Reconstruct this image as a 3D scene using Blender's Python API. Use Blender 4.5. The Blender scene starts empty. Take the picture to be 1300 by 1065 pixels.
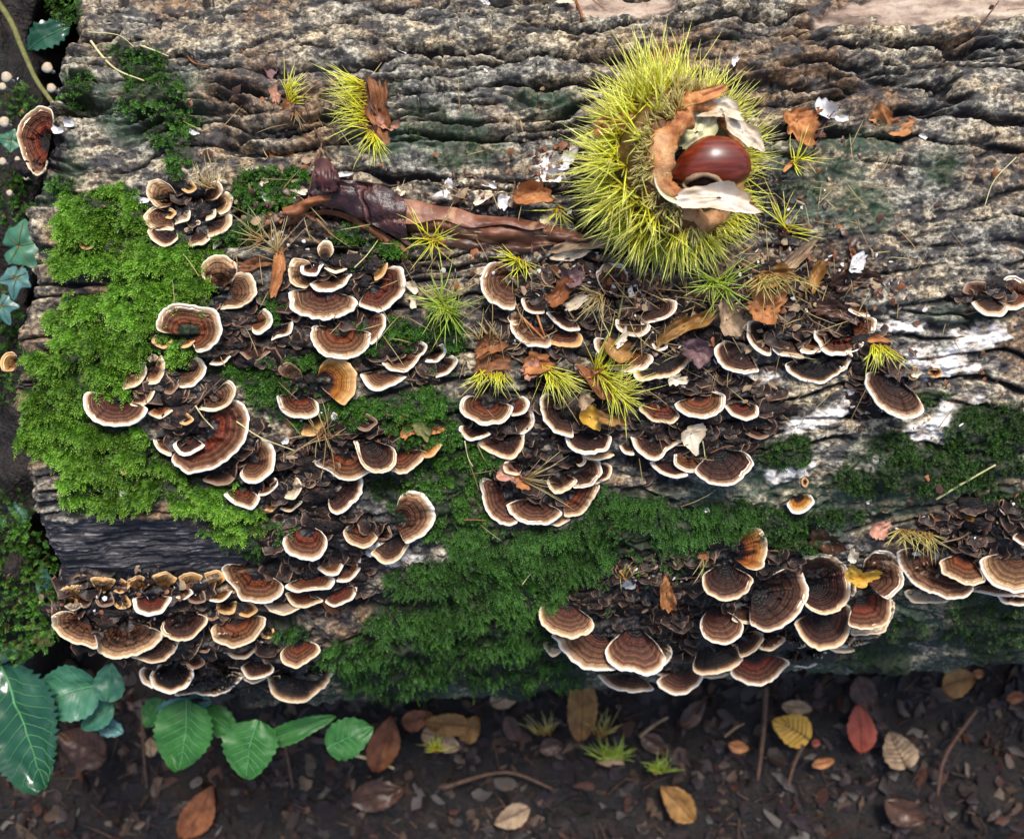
import bpy, math, random
import numpy as np
from mathutils import Vector

# ------------------------------------------------------------------ scale and frame
# Lengths are written in "units" of 0.31 mm. x right, y away from the viewer, z up.
S = 0.00031
GROUND = -860.0          # ground level, in units, below the middle of the log's top
CAMH = 1250.0            # camera height in units above z = 0
FX, FY = 650.0, 532.5    # middle of the 1300 x 1065 photograph
rnd = random.Random(11)
rng = np.random.default_rng(7)
sc = bpy.context.scene
col = sc.collection

# ------------------------------------------------------------------ camera, sky, sun, exposure
cam_d = bpy.data.cameras.new('camera')
cam = bpy.data.objects.new('camera', cam_d); col.objects.link(cam)
cam.location = (0, 0, (CAMH - GROUND) * S); cam.rotation_euler = (0, 0, 0)
cam_d.sensor_width = 36; cam_d.lens = 36 * CAMH / 1300.0
cam_d.clip_start = 0.01; cam_d.clip_end = 60
cam_d.dof.use_dof = True; cam_d.dof.focus_distance = (CAMH - 20) * S; cam_d.dof.aperture_fstop = 12.0
sc.camera = cam

SUN_EL, SUN_AZ = 58.0, 12.0           # azimuth measured clockwise from +y (top of the picture)
world = bpy.data.worlds.new('World'); sc.world = world; world.use_nodes = True
wt = world.node_tree
bg = wt.nodes['Background']
sky = wt.nodes.new('ShaderNodeTexSky'); sky.sky_type = 'NISHITA'; sky.sun_disc = False
sky.sun_elevation = math.radians(SUN_EL); sky.sun_rotation = math.radians(SUN_AZ)
sky.air_density = 1.0; sky.dust_density = 3.5; sky.ozone_density = 1.0
wt.links.new(sky.outputs[0], bg.inputs[0]); bg.inputs[1].default_value = 0.095
sl = bpy.data.lights.new('sun', 'SUN'); so = bpy.data.objects.new('sun', sl); col.objects.link(so)
sl.energy = 1.9; sl.angle = math.radians(16); sl.color = (1.0, 0.96, 0.9)
el, az = math.radians(SUN_EL), math.radians(SUN_AZ)
sd = Vector((math.sin(az) * math.cos(el), math.cos(az) * math.cos(el), math.sin(el)))
so.rotation_euler = sd.to_track_quat('Z', 'Y').to_euler(); so.location = sd * 2
sc.view_settings.view_transform = 'Standard'; sc.view_settings.look = 'None'
sc.view_settings.gamma = 1; sc.view_settings.use_curve_mapping = False
sc.view_settings.exposure = 1.0
sc.render.engine = 'CYCLES'
sc.cycles.use_denoising = True
sc.cycles.max_bounces = 5; sc.cycles.diffuse_bounces = 3; sc.cycles.glossy_bounces = 2; sc.cycles.transmission_bounces = 2

# ------------------------------------------------------------------ noise in numpy
_tab = np.random.default_rng(3).random((512, 512))
def vn(x, y, seed=0):
    x = np.asarray(x, float) + seed * 37.17; y = np.asarray(y, float) + seed * 91.73
    xi = np.floor(x).astype(int); yi = np.floor(y).astype(int)
    fx = x - xi; fy = y - yi
    fx = fx * fx * fx * (fx * (fx * 6 - 15) + 10); fy = fy * fy * fy * (fy * (fy * 6 - 15) + 10)
    a = _tab[xi % 512, yi % 512]; b = _tab[(xi + 1) % 512, yi % 512]
    c = _tab[xi % 512, (yi + 1) % 512]; d = _tab[(xi + 1) % 512, (yi + 1) % 512]
    return (a * (1 - fx) + b * fx) * (1 - fy) + (c * (1 - fx) + d * fx) * fy
def fbm(x, y, o=4, seed=0):
    r = 0; a = .5; n = 0
    for k in range(o):
        r = r + a * vn(x * 2 ** k, y * 2 ** k, seed + k); n += a; a *= .55
    return r / n
def sst(a, b, x):
    t = np.clip((x - a) / (b - a), 0, 1); return t * t * (3 - 2 * t)

# ------------------------------------------------------------------ the log as a surface
R = 700.0; YA, ZA = 215.0, -640.0; ROT = 0.06
ca, sa = math.cos(ROT), math.sin(ROT)
def ell(px, py, L):
    m = np.full(np.shape(px), -9.0)
    for e in L:
        cx, cy, rx, ry = e[:4]; a = math.radians(e[4]) if len(e) > 4 else 0
        dx = px - cx; dy = py - cy
        u = (dx * math.cos(a) - dy * math.sin(a)) / rx; v = (dx * math.sin(a) + dy * math.cos(a)) / ry
        m = np.maximum(m, 1 - (u * u + v * v))
    return m
MOSS_L = [(138,285,68,50),(195,330,70,60),(125,410,72,42),(195,440,60,60),(88,470,56,56),(105,555,78,60),(185,600,60,40),(66,520,42,55),
          (235,390,45,60),(240,335,60,25),(105,330,38,30),(130,490,60,40),(250,620,70,30),(300,655,50,30),(140,630,60,20)]
MOSS_UL = [(195,125,48,42),(215,160,35,30),(95,120,22,22),(185,80,35,20),(100,100,20,12),(230,200,20,26),(75,235,20,14),(85,10,22,25),(150,65,20,10)]
MOSS_C = [(330,245,42,28),(370,225,35,18),(300,295,50,18),(370,480,62,50),(530,520,66,32),(480,300,70,40),(490,430,60,30),(560,430,30,50),(570,600,60,70),
          (330,680,62,24),(560,655,60,34),(420,520,60,25),(600,570,40,40),(300,470,60,18),(350,395,25,22),(455,330,40,20),(560,560,50,40),(505,620,50,18)]
MOSS_B = [(720,700,120,44),(800,670,90,52),(650,745,120,40),(560,790,92,34),(640,830,110,48),(500,855,90,36),(560,730,80,26),(880,690,45,36),(620,690,60,30),
          (700,790,90,44),(450,840,60,40),(930,655,60,22),(370,800,30,10),(830,720,60,22),(740,620,40,20),(780,650,50,30),(420,905,60,14),(690,850,60,30)]
MOSS_R = [(1000,690,48,36),(985,660,50,26),(990,575,38,20),(1200,590,115,36),(1250,545,66,36),(1110,610,60,20),(1060,655,50,12),(1255,790,70,42),
          (1100,830,50,16),(1130,560,30,14),(1180,505,20,10),(1150,800,40,18),(1010,560,20,10),(1290,640,50,20)]
MOSS_T = [(540,140,32,14),(555,165,38,14),(590,190,34,10),(560,205,30,8),(660,120,8,6),(500,110,16,8),(1120,155,12,7),(1200,215,16,26),(930,50,10,6),(630,8,10,6),(1010,240,40,12)]
BARE = [(110,350,26,12),(60,300,20,26),(55,375,28,34),(120,365,22,14),(58,430,20,22),(85,445,14,8),(175,510,10,8),(330,330,14,10),(240,215,10,8)]
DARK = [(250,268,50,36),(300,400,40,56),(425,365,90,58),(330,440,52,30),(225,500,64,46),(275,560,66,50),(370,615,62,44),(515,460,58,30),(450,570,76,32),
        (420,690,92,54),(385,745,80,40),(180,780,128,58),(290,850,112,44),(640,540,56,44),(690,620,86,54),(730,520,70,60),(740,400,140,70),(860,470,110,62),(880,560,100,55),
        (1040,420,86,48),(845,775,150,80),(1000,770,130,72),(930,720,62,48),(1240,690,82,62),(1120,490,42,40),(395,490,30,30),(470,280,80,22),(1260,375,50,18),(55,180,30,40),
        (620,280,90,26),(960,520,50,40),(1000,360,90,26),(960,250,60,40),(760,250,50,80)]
WOOD = [(150,695,150,42),(60,700,60,50),(250,720,60,26)]
WHITE = [(1180,548,85,18,28),(1125,580,60,13,30),(1215,520,50,16,28),(1190,470,70,14,5),(1245,430,45,18,15),(1225,520,34,9,25),(1215,445,58,14,22),(1170,455,32,16,0),(1040,530,50,12,20),(1095,510,30,22,0),(1010,595,22,14,20),(985,605,18,12),
         (500,705,40,14,0),(600,692,22,10,30),(700,212,22,20),(1140,415,40,9,0),(560,250,10,8),(1190,560,40,8,28),(960,480,30,10),(830,735,14,9),(800,740,30,10)]
SMOOTH = [(790,5,80,14),(1100,12,70,18,12),(1200,8,120,18,8),(760,0,40,12),(1080,30,30,8),(1260,15,60,10)]
ALGAE_AND_DARK = [(600,175,60,40),(990,230,110,50),(1060,260,80,40),(1190,210,40,30),(1200,600,160,60),(1060,640,120,50),(60,210,50,50),(700,130,60,20),(480,175,60,30),
         (1250,400,80,20),(1200,760,160,50),(180,120,90,60),(1090,180,60,20),(940,620,100,40),(1050,835,330,34),(700,882,300,26),(400,905,200,30),(1240,740,90,50)]  # green film, plus long flat ellipses that darken the log's lower flank
GRIT = [(1230,230,110,120),(1120,290,120,70),(1200,330,120,50),(330,60,100,50),(130,210,90,60)]
def masks(px, py):
    n1 = fbm(px / 26, py / 26, 4, 5) - .5; n2 = fbm(px / 60, py / 45, 4, 9) - .5; n3 = fbm(px / 14, py / 8, 3, 21) - .5
    bare = sst(0, .5, ell(px, py, BARE) + n1 * 1.4)
    allm = {}
    for k, L in (('L', MOSS_L), ('UL', MOSS_UL), ('C', MOSS_C), ('B', MOSS_B), ('R', MOSS_R), ('T', MOSS_T)):
        allm[k] = sst(-.05, .35, ell(px, py, L) + n1 * (1.5 if k not in 'B' else 1.1)) * (1 - bare)
    wood = sst(0, .35, ell(px, py, WOOD) + n1 * .8)
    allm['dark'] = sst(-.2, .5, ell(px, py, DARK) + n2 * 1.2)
    allm['wood'] = wood
    for k in ('L', 'C', 'B', 'R'): allm[k] = allm[k] * (1 - (.75 if k == 'C' else .92) * sst(.2, .8, allm['dark'])) * (1 - .9 * wood)
    allm['white'] = sst(.0, .5, ell(px, py, WHITE) + n3 * 1.8 + n1 * .5)
    allm['smooth'] = sst(0, .3, ell(px, py, SMOOTH) + n1 * 1.0)
    allm['algae_and_dark'] = sst(-.2, .8, ell(px, py, ALGAE_AND_DARK) + n2 * 2)
    allm['grit'] = sst(-.2, .8, ell(px, py, GRIT) + n2 * 1)
    return allm
def base_pos(xl, t, r):
    yl = YA + r * np.sin(t); z = ZA + r * np.cos(t)
    return np.stack([xl * ca - yl * sa, xl * sa + yl * ca, z], -1)
def proj(p):
    d = CAMH - p[..., 2]
    return FX + p[..., 0] * CAMH / d, FY - p[..., 1] * CAMH / d
def disp(xl, t):
    px, py = proj(base_pos(xl, t, R)); s = R * t
    m = masks(px, py)
    moss = np.maximum.reduce([m[k] for k in ('L', 'UL', 'C', 'B', 'R')])
    wx = (fbm(xl / 90, s / 90, 3, 2) - .5) * 40; wy = (fbm(xl / 130, s / 70, 3, 4) - .5) * 60
    # long furrows in the bark, running with the log
    f1 = fbm((xl + wx) / 380, (s + wy * .8 + wx * .2) / 34, 3, 12) - .5
    f2 = fbm((xl + wx) / 190, (s + wy * .7) / 15, 2, 17) - .5
    lat = fbm((xl + wx) / 34, (s + wy) / 60, 2, 19) - .5
    g = np.exp(-(f1 / .04) ** 2) * 22 + np.exp(-(f2 / .03) ** 2) * (3 + 7 * sst(260, 90, py) * sst(1100, 900, px)) + np.exp(-(lat / .03) ** 2) * 4
    top = sst(330, 120, py)
    barkamp = (.42 + .58 * top) * (1 - .6 * m['grit']) * (1 - m['wood']) * (1 - .8 * m['smooth'])
    h = -g * 1.35 * barkamp
    h += (fbm(xl / 80, s / 48, 4, 31) - .5) * 28 + (fbm(xl / 15, s / 11, 3, 41) - .5) * 9 * (1 - .7 * m['wood'] - .25 * m['smooth'])
    h += (fbm(xl / 4.5, s / 3.8, 3, 51) - .5) * (4.2 - 2 * m['wood'] - 2 * m['smooth'] + 1.8 * m['grit'])
    h += m['wood'] * (-8 + (fbm(xl / 90, s / 3.6, 4, 61) - .5) * 11 + (fbm(xl / 30, s / 12, 3, 63) - .5) * 8)
    h += moss * (5 + (fbm(xl / 22, s / 22, 3, 71) - .5) * 16)
    h += m['dark'] * (fbm(xl / 9, s / 9, 3, 81) - .5) * 9
    h += m['white'] * (2.5 + (fbm(xl / 6, s / 3, 2, 91) - .5) * 5)
    h -= m['smooth'] * 5
    low = sst(690, 800, py)
    h += low * (fbm(xl / 150, s / 34, 3, 95) - .5) * 46      # broad ledges where the bark breaks up on the flank
    return h, m, px, py
def hit(px, py, lift=0.0):
    """the point of the log's surface seen at a pixel, its normal and whether there is one"""
    px = np.atleast_1d(np.asarray(px, float)); py = np.atleast_1d(np.asarray(py, float))
    dx = px - FX; dy = FY - py; dz = -CAMH
    yl = -dx * sa + dy * ca; xl = dx * ca + dy * sa
    h = np.zeros_like(px)
    for it in range(4):
        r = R + h + lift
        oy, oz = -YA, CAMH - ZA
        A = yl * yl + dz * dz; B = 2 * (oy * yl + oz * dz); C = oy * oy + oz * oz - r * r
        D = B * B - 4 * A * C; ok = D > 0
        k = (-B - np.sqrt(np.maximum(D, 0))) / (2 * A)
        t = np.arctan2(oy + k * yl, oz + k * dz)
        if it < 3: h = disp(k * xl, t)[0]
    p = np.stack([k * dx, k * dy, CAMH + k * dz], -1)
    n = np.stack([-np.sin(t) * sa, np.sin(t) * ca, np.cos(t)], -1)
    return p, n, ok
def at(px, py, z):
    """the point at height z seen at a pixel"""
    px = np.asarray(px, float); py = np.asarray(py, float); z = np.asarray(z, float) + 0 * px
    f = (CAMH - z) / CAMH
    return np.stack([(px - FX) * f, (FY - py) * f, z], -1)

# ------------------------------------------------------------------ mesh helpers
def W(p):
    p = np.asarray(p, float); q = p * S; q[..., 2] -= GROUND * S; return q
def mesh(name, v, f, m, attrs=None, smooth=True, cattrs=None):
    """v (N,3) in metres, f (M,4) or (M,3) int array or a list of such arrays"""
    fs = f if isinstance(f, list) else [f]
    fs = [np.asarray(a, np.int32) for a in fs if len(a)]
    me = bpy.data.meshes.new(name)
    loops = np.concatenate([a.ravel() for a in fs]); tot = np.concatenate([np.full(len(a), a.shape[1], np.int32) for a in fs])
    me.vertices.add(len(v)); me.vertices.foreach_set('co', np.asarray(v, np.float32).ravel())
    me.loops.add(len(loops)); me.loops.foreach_set('vertex_index', loops)
    me.polygons.add(len(tot)); st = np.concatenate([[0], np.cumsum(tot)[:-1]]).astype(np.int32)
    me.polygons.foreach_set('loop_start', st); me.polygons.foreach_set('loop_total', tot)
    me.polygons.foreach_set('use_smooth', np.full(len(tot), smooth))
    for k, a in (attrs or {}).items():
        at_ = me.attributes.new(k, 'FLOAT', 'POINT'); at_.data.foreach_set('value', np.asarray(a, np.float32).ravel())
    for k, a in (cattrs or {}).items():
        at_ = me.attributes.new(k, 'FLOAT_VECTOR', 'POINT'); at_.data.foreach_set('vector', np.asarray(a, np.float32).ravel())
    me.materials.append(m); me.update(); me.validate()
    return me
def obj(name, v, f, m, parent=None, loc=None, **kw):
    """v in units; one object, its origin at loc (units); a child shares its parent's frame"""
    w = W(v)
    if parent is not None: o0 = np.array(parent.get('o0'))
    else: o0 = W(np.array(loc, float)) if loc is not None else w.mean(0)
    me = mesh(name, w - o0, f, m, **kw)
    o = bpy.data.objects.new(name, me); col.objects.link(o)
    if parent is not None: o.parent = parent
    else: o.location = o0; o['o0'] = [float(a) for a in o0]
    if parent is not None: o['o0'] = [float(a) for a in o0]
    return o
def empty(name, loc):
    o = bpy.data.objects.new(name, None); col.objects.link(o); o0 = W(np.array(loc, float))
    o.location = o0; o['o0'] = [float(a) for a in o0]; o.empty_display_size = .005; return o
def tag(o, label=None, cat=None, group=None, kind=None):
    if label: o['label'] = label
    if cat: o['category'] = cat
    if group: o['group'] = group
    if kind: o['kind'] = kind
    return o
def gridf(n, m, off=0, wrap=False):
    i = np.arange(n - 1)[:, None]; j = np.arange(m if wrap else m - 1)[None, :]; j2 = (j + 1) % m
    return np.stack([i * m + j, (i + 1) * m + j, (i + 1) * m + j2, i * m + j2], -1).reshape(-1, 4) + off
def tube(path, rad, k=7):
    path = np.asarray(path, float); n = len(path); rad = np.broadcast_to(rad, (n,))
    T = np.gradient(path, axis=0); T /= np.linalg.norm(T, axis=1)[:, None] + 1e-9
    up = np.where(np.abs(T[:, 2:3]) > .9, np.array([[1., 0, 0]]), np.array([[0, 0, 1.]]))
    A = np.cross(T, up); A /= np.linalg.norm(A, axis=1)[:, None] + 1e-9; B = np.cross(T, A)
    th = np.linspace(0, 2 * np.pi, k, endpoint=False)
    v = path[:, None] + rad[:, None, None] * (A[:, None] * np.cos(th)[None, :, None] + B[:, None] * np.sin(th)[None, :, None])
    v = v.reshape(-1, 3); f = gridf(n, k, 0, True)
    c = len(v); v = np.vstack([v, path[0], path[-1]])
    i = np.arange(k); j = (i + 1) % k
    caps = np.vstack([np.stack([np.full(k, c), i, j], -1), np.stack([np.full(k, c + 1), (n - 1) * k + j, (n - 1) * k + i], -1)])
    return v, [f, caps]
def catmull(p, n):
    p = np.asarray(p, float)
    q = np.vstack([2 * p[0] - p[1], p, 2 * p[-1] - p[-2]])
    d = np.concatenate([[0], np.cumsum(np.linalg.norm(np.diff(p, axis=0), axis=1))]); u = np.linspace(0, d[-1], n)
    k = np.clip(np.searchsorted(d, u, side='right') - 1, 0, len(p) - 2); t = ((u - d[k]) / (d[k + 1] - d[k] + 1e-9))[:, None]
    a, b, c, e = q[k], q[k + 1], q[k + 2], q[k + 3]
    return .5 * (2 * b + (c - a) * t + (2 * a - 5 * b + 4 * c - e) * t ** 2 + (3 * b - a - 3 * c + e) * t ** 3)

# ------------------------------------------------------------------ material helpers
class NT:
    def __init__(s, name):
        s.m = bpy.data.materials.new(name); s.m.use_nodes = True; s.t = s.m.node_tree
        s.b = s.t.nodes['Principled BSDF']; s.out = s.t.nodes['Material Output']
    def n(s, ty, **kw):
        x = s.t.nodes.new(ty)
        for k, v in kw.items(): setattr(x, k, v)
        return x
    def l(s, a, b): s.t.links.new(a, b)
    def attr(s, name): x = s.n('ShaderNodeAttribute'); x.attribute_name = name; return x.outputs['Fac']
    def vattr(s, name): x = s.n('ShaderNodeAttribute'); x.attribute_name = name; return x.outputs['Vector']
    def noise(s, scale, det=4, rough=.6, vec=None, dist=0):
        x = s.n('ShaderNodeTexNoise'); x.inputs['Scale'].default_value = scale; x.inputs['Detail'].default_value = det
        x.inputs['Roughness'].default_value = rough; x.inputs['Distortion'].default_value = dist
        if vec is None: vec = s.co()
        s.l(vec, x.inputs['Vector']); return x.outputs['Fac']
    def co(s, sx=1, sy=1, sz=1):
        if not hasattr(s, '_g'): s._g = s.n('ShaderNodeTexCoord').outputs['Object']
        if (sx, sy, sz) == (1, 1, 1): return s._g
        m = s.n('ShaderNodeMapping'); m.inputs['Scale'].default_value = (sx, sy, sz); s.l(s._g, m.inputs['Vector']); return m.outputs[0]
    def ramp(s, fac, stops, interp='LINEAR'):
        x = s.n('ShaderNodeValToRGB'); e = x.color_ramp.elements; x.color_ramp.interpolation = interp
        while len(e) < len(stops): e.new(.5)
        for q, (p, c) in zip(e, stops):
            q.position = p; q.color = (c, c, c, 1) if isinstance(c, (int, float)) else (*c, 1)
        s.l(fac, x.inputs[0]); return x.outputs[0]
    def math(s, op, a, b=None, clamp=False):
        x = s.n('ShaderNodeMath', operation=op); x.use_clamp = clamp
        for i, v in enumerate((a, b)):
            if v is None: continue
            if isinstance(v, (int, float)): x.inputs[i].default_value = v
            else: s.l(v, x.inputs[i])
        return x.outputs[0]
    def mix(s, fac, a, b, mode='MIX'):
        x = s.n('ShaderNodeMix', data_type='RGBA', blend_type=mode)
        for i, v in ((0, fac), (6, a), (7, b)):
            if isinstance(v, (int, float)): x.inputs[i].default_value = v if i == 0 else (v, v, v, 1)
            elif isinstance(v, tuple): x.inputs[i].default_value = (*v, 1)
            else: s.l(v, x.inputs[i])
        return x.outputs[2]
    def bump(s, h, strength=.5, dist=.001):
        x = s.n('ShaderNodeBump'); x.inputs['Strength'].default_value = strength; x.inputs['Distance'].default_value = dist
        s.l(h, x.inputs['Height']); s.l(x.outputs[0], s.b.inputs['Normal'])
    def fin(s, colr, rough=.6, spec=.5):
        if isinstance(colr, tuple): s.b.inputs['Base Color'].default_value = (*colr, 1)
        else: s.l(colr, s.b.inputs['Base Color'])
        if isinstance(rough, (int, float)): s.b.inputs['Roughness'].default_value = rough
        else: s.l(rough, s.b.inputs['Roughness'])
        s.b.inputs['Specular IOR Level'].default_value = spec
        return s.m
    def translucent(s, colr, f=.3):
        tr = s.n('ShaderNodeBsdfTranslucent'); mx = s.n('ShaderNodeMixShader'); mx.inputs[0].default_value = f
        if isinstance(colr, tuple): tr.inputs[0].default_value = (*colr, 1)
        else: s.l(colr, tr.inputs[0])
        s.l(s.b.outputs[0], mx.inputs[1]); s.l(tr.outputs[0], mx.inputs[2]); s.l(mx.outputs[0], s.out.inputs[0])
def var_mat(name, c1, c2, scale=300, rough=.6, spec=.4, bump=.4, trans=0, attr=None):
    """two-tone mottled surface"""
    t = NT(name); f = t.noise(scale, 5, .65)
    c = t.mix(t.ramp(f, [(.3, 0.), (.7, 1.)]), c1, c2)
    if attr: c = t.mix(t.attr(attr), c, tuple(min(1, a * 2.0) for a in c2))
    if bump: t.bump(f, bump, .0006)
    m = t.fin(c, rough, spec)
    if trans: t.translucent(c, trans)
    return m

# ------------------------------------------------------------------ bark material
def bark_material():
    t = NT('bark')
    g = t.vattr('m1'); sp = t.n('ShaderNodeSeparateXYZ'); t.l(g, sp.inputs[0]); moss, dark, wood = sp.outputs
    g2 = t.vattr('m2'); sp2 = t.n('ShaderNodeSeparateXYZ'); t.l(g2, sp2.inputs[0]); white, smooth, algae_and_dark = sp2.outputs
    hgt = t.attr('crev')
    big = t.noise(30, 5, .6, t.co(1, 1.8, 1)); fine = t.noise(420, 5, .75, t.co(1, 1.25, 1)); mid = t.noise(120, 5, .7, t.co(1, 1.5, 1))
    crust = t.ramp(fine, [(.34, (.028, .022, .017)), (.43, (.17, .12, .065)), (.52, (.50, .40, .25)), (.64, (.80, .72, .53))])
    grey = t.ramp(fine, [(.36, (.020, .020, .021)), (.48, (.15, .14, .115)), (.63, (.50, .48, .40))])
    brown = t.ramp(fine, [(.3, (.025, .014, .009)), (.5, (.16, .085, .04)), (.68, (.42, .26, .12))])
    c = t.mix(t.ramp(big, [(.38, 0.), (.60, 1.)]), crust, grey)
    c = t.mix(t.ramp(t.noise(22, 3, .5), [(.47, 0.), (.60, .85)]), c, brown)
    c = t.mix(t.ramp(mid, [(.44, .92), (.54, 0.)]), c, (.022, .021, .024))
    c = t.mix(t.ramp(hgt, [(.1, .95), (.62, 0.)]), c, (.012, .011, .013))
    al = t.math('MULTIPLY', algae_and_dark, t.ramp(t.noise(160, 4, .6), [(.35, .25), (.6, .9)]))
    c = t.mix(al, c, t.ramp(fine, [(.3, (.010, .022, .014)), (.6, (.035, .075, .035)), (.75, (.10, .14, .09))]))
    wn = t.noise(900, 4, .6, t.co(.06, 1, 1)); wn2 = t.noise(90, 4, .6, t.co(.3, 1, 1))
    wc = t.ramp(wn, [(.3, (.008, .008, .010)), (.5, (.028, .026, .031)), (.60, (.10, .09, .095)), (.70, (.34, .31, .30))])
    wc = t.mix(t.ramp(wn2, [(.5, 0.), (.68, .9)]), wc, (.012, .012, .018))
    c = t.mix(wood, c, wc)
    sm = t.ramp(t.noise(75, 6, .7, t.co(.35, 1, 1)), [(.34, (.12, .08, .06)), (.44, (.34, .24, .18)), (.58, (.50, .40, .31)), (.72, (.66, .57, .46))])
    c = t.mix(t.math('MULTIPLY', smooth, .9), c, sm)
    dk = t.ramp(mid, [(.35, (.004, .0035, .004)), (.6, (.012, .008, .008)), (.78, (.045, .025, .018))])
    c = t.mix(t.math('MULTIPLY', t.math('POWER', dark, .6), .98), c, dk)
    wh = t.ramp(mid, [(.34, (.10, .075, .055)), (.43, (.46, .39, .32)), (.54, (.80, .77, .74))])
    wfac = t.math('MULTIPLY', white, t.ramp(t.noise(150, 4, .7, t.co(1, 2, 1)), [(.32, 0.), (.42, 1.)]))
    c = t.mix(wfac, c, wh)
    ms = t.ramp(fine, [(.35, (.006, .009, .003)), (.6, (.016, .028, .006)), (.8, (.035, .06, .012))])
    c = t.mix(moss, c, ms)
    t.bump(t.math('ADD', t.math('ADD', t.math('MULTIPLY', fine, .6), mid), t.math('MULTIPLY', t.math('MULTIPLY', wn, wood), 1.6)), .6, .0012)
    rr = t.ramp(dark, [(0., .62), (1., .38)])
    return t.fin(c, rr, .45)

# ------------------------------------------------------------------ build the log
LEFT = np.array([(-300,112),(-50,102),(0,94),(30,90),(60,84),(95,66),(130,60),(180,58),(225,46),(250,38),(290,40),(350,30),(420,22),(500,18),(560,22),(620,34),(700,52),
                 (750,78),(800,130),(850,205),(885,270),(905,300),(1400,430)], float)
def build_log():
    ts = np.concatenate([np.linspace(-2.5, -1.36, 20)[:-1], np.linspace(-1.36, -.45, 380)[:-1], np.linspace(-.45, .52, 420)[:-1], np.linspace(.52, 2.2, 24)])
    u = np.concatenate([np.linspace(0, 1, 960)[:-1], np.linspace(1, 1.75, 40)])
    xr = 760.0
    # left end, from the outline of the cut
    xe = np.full(len(ts), -620.0)
    for _ in range(4):
        b = base_pos(xe, ts, R); px, py = proj(b)
        tx = np.interp(np.where(ts < -1.15, 905 + (-1.15 - ts) * 60, py), LEFT[:, 0], LEFT[:, 1])
        xe = xe + (tx - px) * (CAMH - b[:, 2]) / CAMH
    xe = xe + (vn(ts * 22, ts * 0, 3) - .5) * 16 + (vn(ts * 70, ts * 0, 4) - .5) * 6
    X = xe[:, None] + (xr - xe[:, None]) * u[None, :]
    T = np.broadcast_to(ts[:, None], X.shape)
    h, m, px, py = disp(X, T)
    edge = sst(0, 14, X - xe[:, None])                   # the lip of the cut is a little rounded
    h2 = h - (1 - edge) * 12
    P = base_pos(X, T, R + h2)
    ring = []
    for fr in (.985, .93, .8, .6, .3, .02):              # the sawn end
        xx = xe * fr + xe.mean() * (1 - fr) + (6 * (1 - fr)) + (fbm(ts * 9, fr * 9 + 0 * ts, 3, 5) - .5) * 20
        ring.append(base_pos(xx, ts, (R + h2[:, 0]) * fr))
    ringA = np.stack(ring[::-1], 1)
    V = np.concatenate([ringA, P], 1); n, mm = V.shape[:2]
    pad = lambda a, v: np.concatenate([np.full((n, 6), v), a], 1)
    moss = np.maximum.reduce([m[k] for k in ('L', 'UL', 'C', 'B', 'R')]); moss = np.maximum(moss, .6 * m['T'])
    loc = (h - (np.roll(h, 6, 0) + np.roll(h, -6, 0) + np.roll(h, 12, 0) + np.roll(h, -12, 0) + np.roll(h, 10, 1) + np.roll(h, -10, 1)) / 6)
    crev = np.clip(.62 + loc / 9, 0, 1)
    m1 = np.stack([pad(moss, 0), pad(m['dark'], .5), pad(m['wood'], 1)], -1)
    m2 = np.stack([pad(m['white'], 0), pad(m['smooth'], 0), pad(m['algae_and_dark'], 0)], -1)
    f = gridf(n, mm)
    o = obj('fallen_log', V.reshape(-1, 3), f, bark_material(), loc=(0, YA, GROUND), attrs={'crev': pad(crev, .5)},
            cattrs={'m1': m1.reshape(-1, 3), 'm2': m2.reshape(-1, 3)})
    return tag(o, 'rotting fallen log with furrowed grey bark, covered in moss and bracket fungi', 'log')
log = build_log()

# ------------------------------------------------------------------ ground
def soil_mat():
    t = NT('soil'); f = t.noise(55, 6, .7); g = t.noise(240, 4, .7)
    c = t.ramp(f, [(.3, (.003, .002, .002)), (.5, (.009, .006, .005)), (.62, (.020, .012, .009)), (.75, (.05, .03, .02))])
    c = t.mix(t.ramp(g, [(.55, 0.), (.7, .5)]), c, (.03, .018, .014))
    t.bump(t.math('ADD', f, g), .8, .004); return t.fin(c, .55, .4)
def gz(x, y): return GROUND + (fbm(np.asarray(x) / 210, np.asarray(y) / 210, 4, 111) - .5) * 90 + (fbm(np.asarray(x) / 40, np.asarray(y) / 40, 3, 112) - .5) * 26
def build_ground():
    a = np.concatenate([np.linspace(-9000, -1700, 10)[:-1], np.linspace(-1700, 1700, 260), np.linspace(1700, 9000, 10)[1:]])
    X, Y = np.meshgrid(a, a, indexing='ij'); V = np.stack([X, Y, gz(X, Y)], -1)
    o = obj('ground', V.reshape(-1, 3), gridf(len(a), len(a)), soil_mat(), loc=(0, 0, GROUND)); return tag(o, 'dark damp woodland soil', None, None, 'structure')
ground = build_ground()

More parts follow.
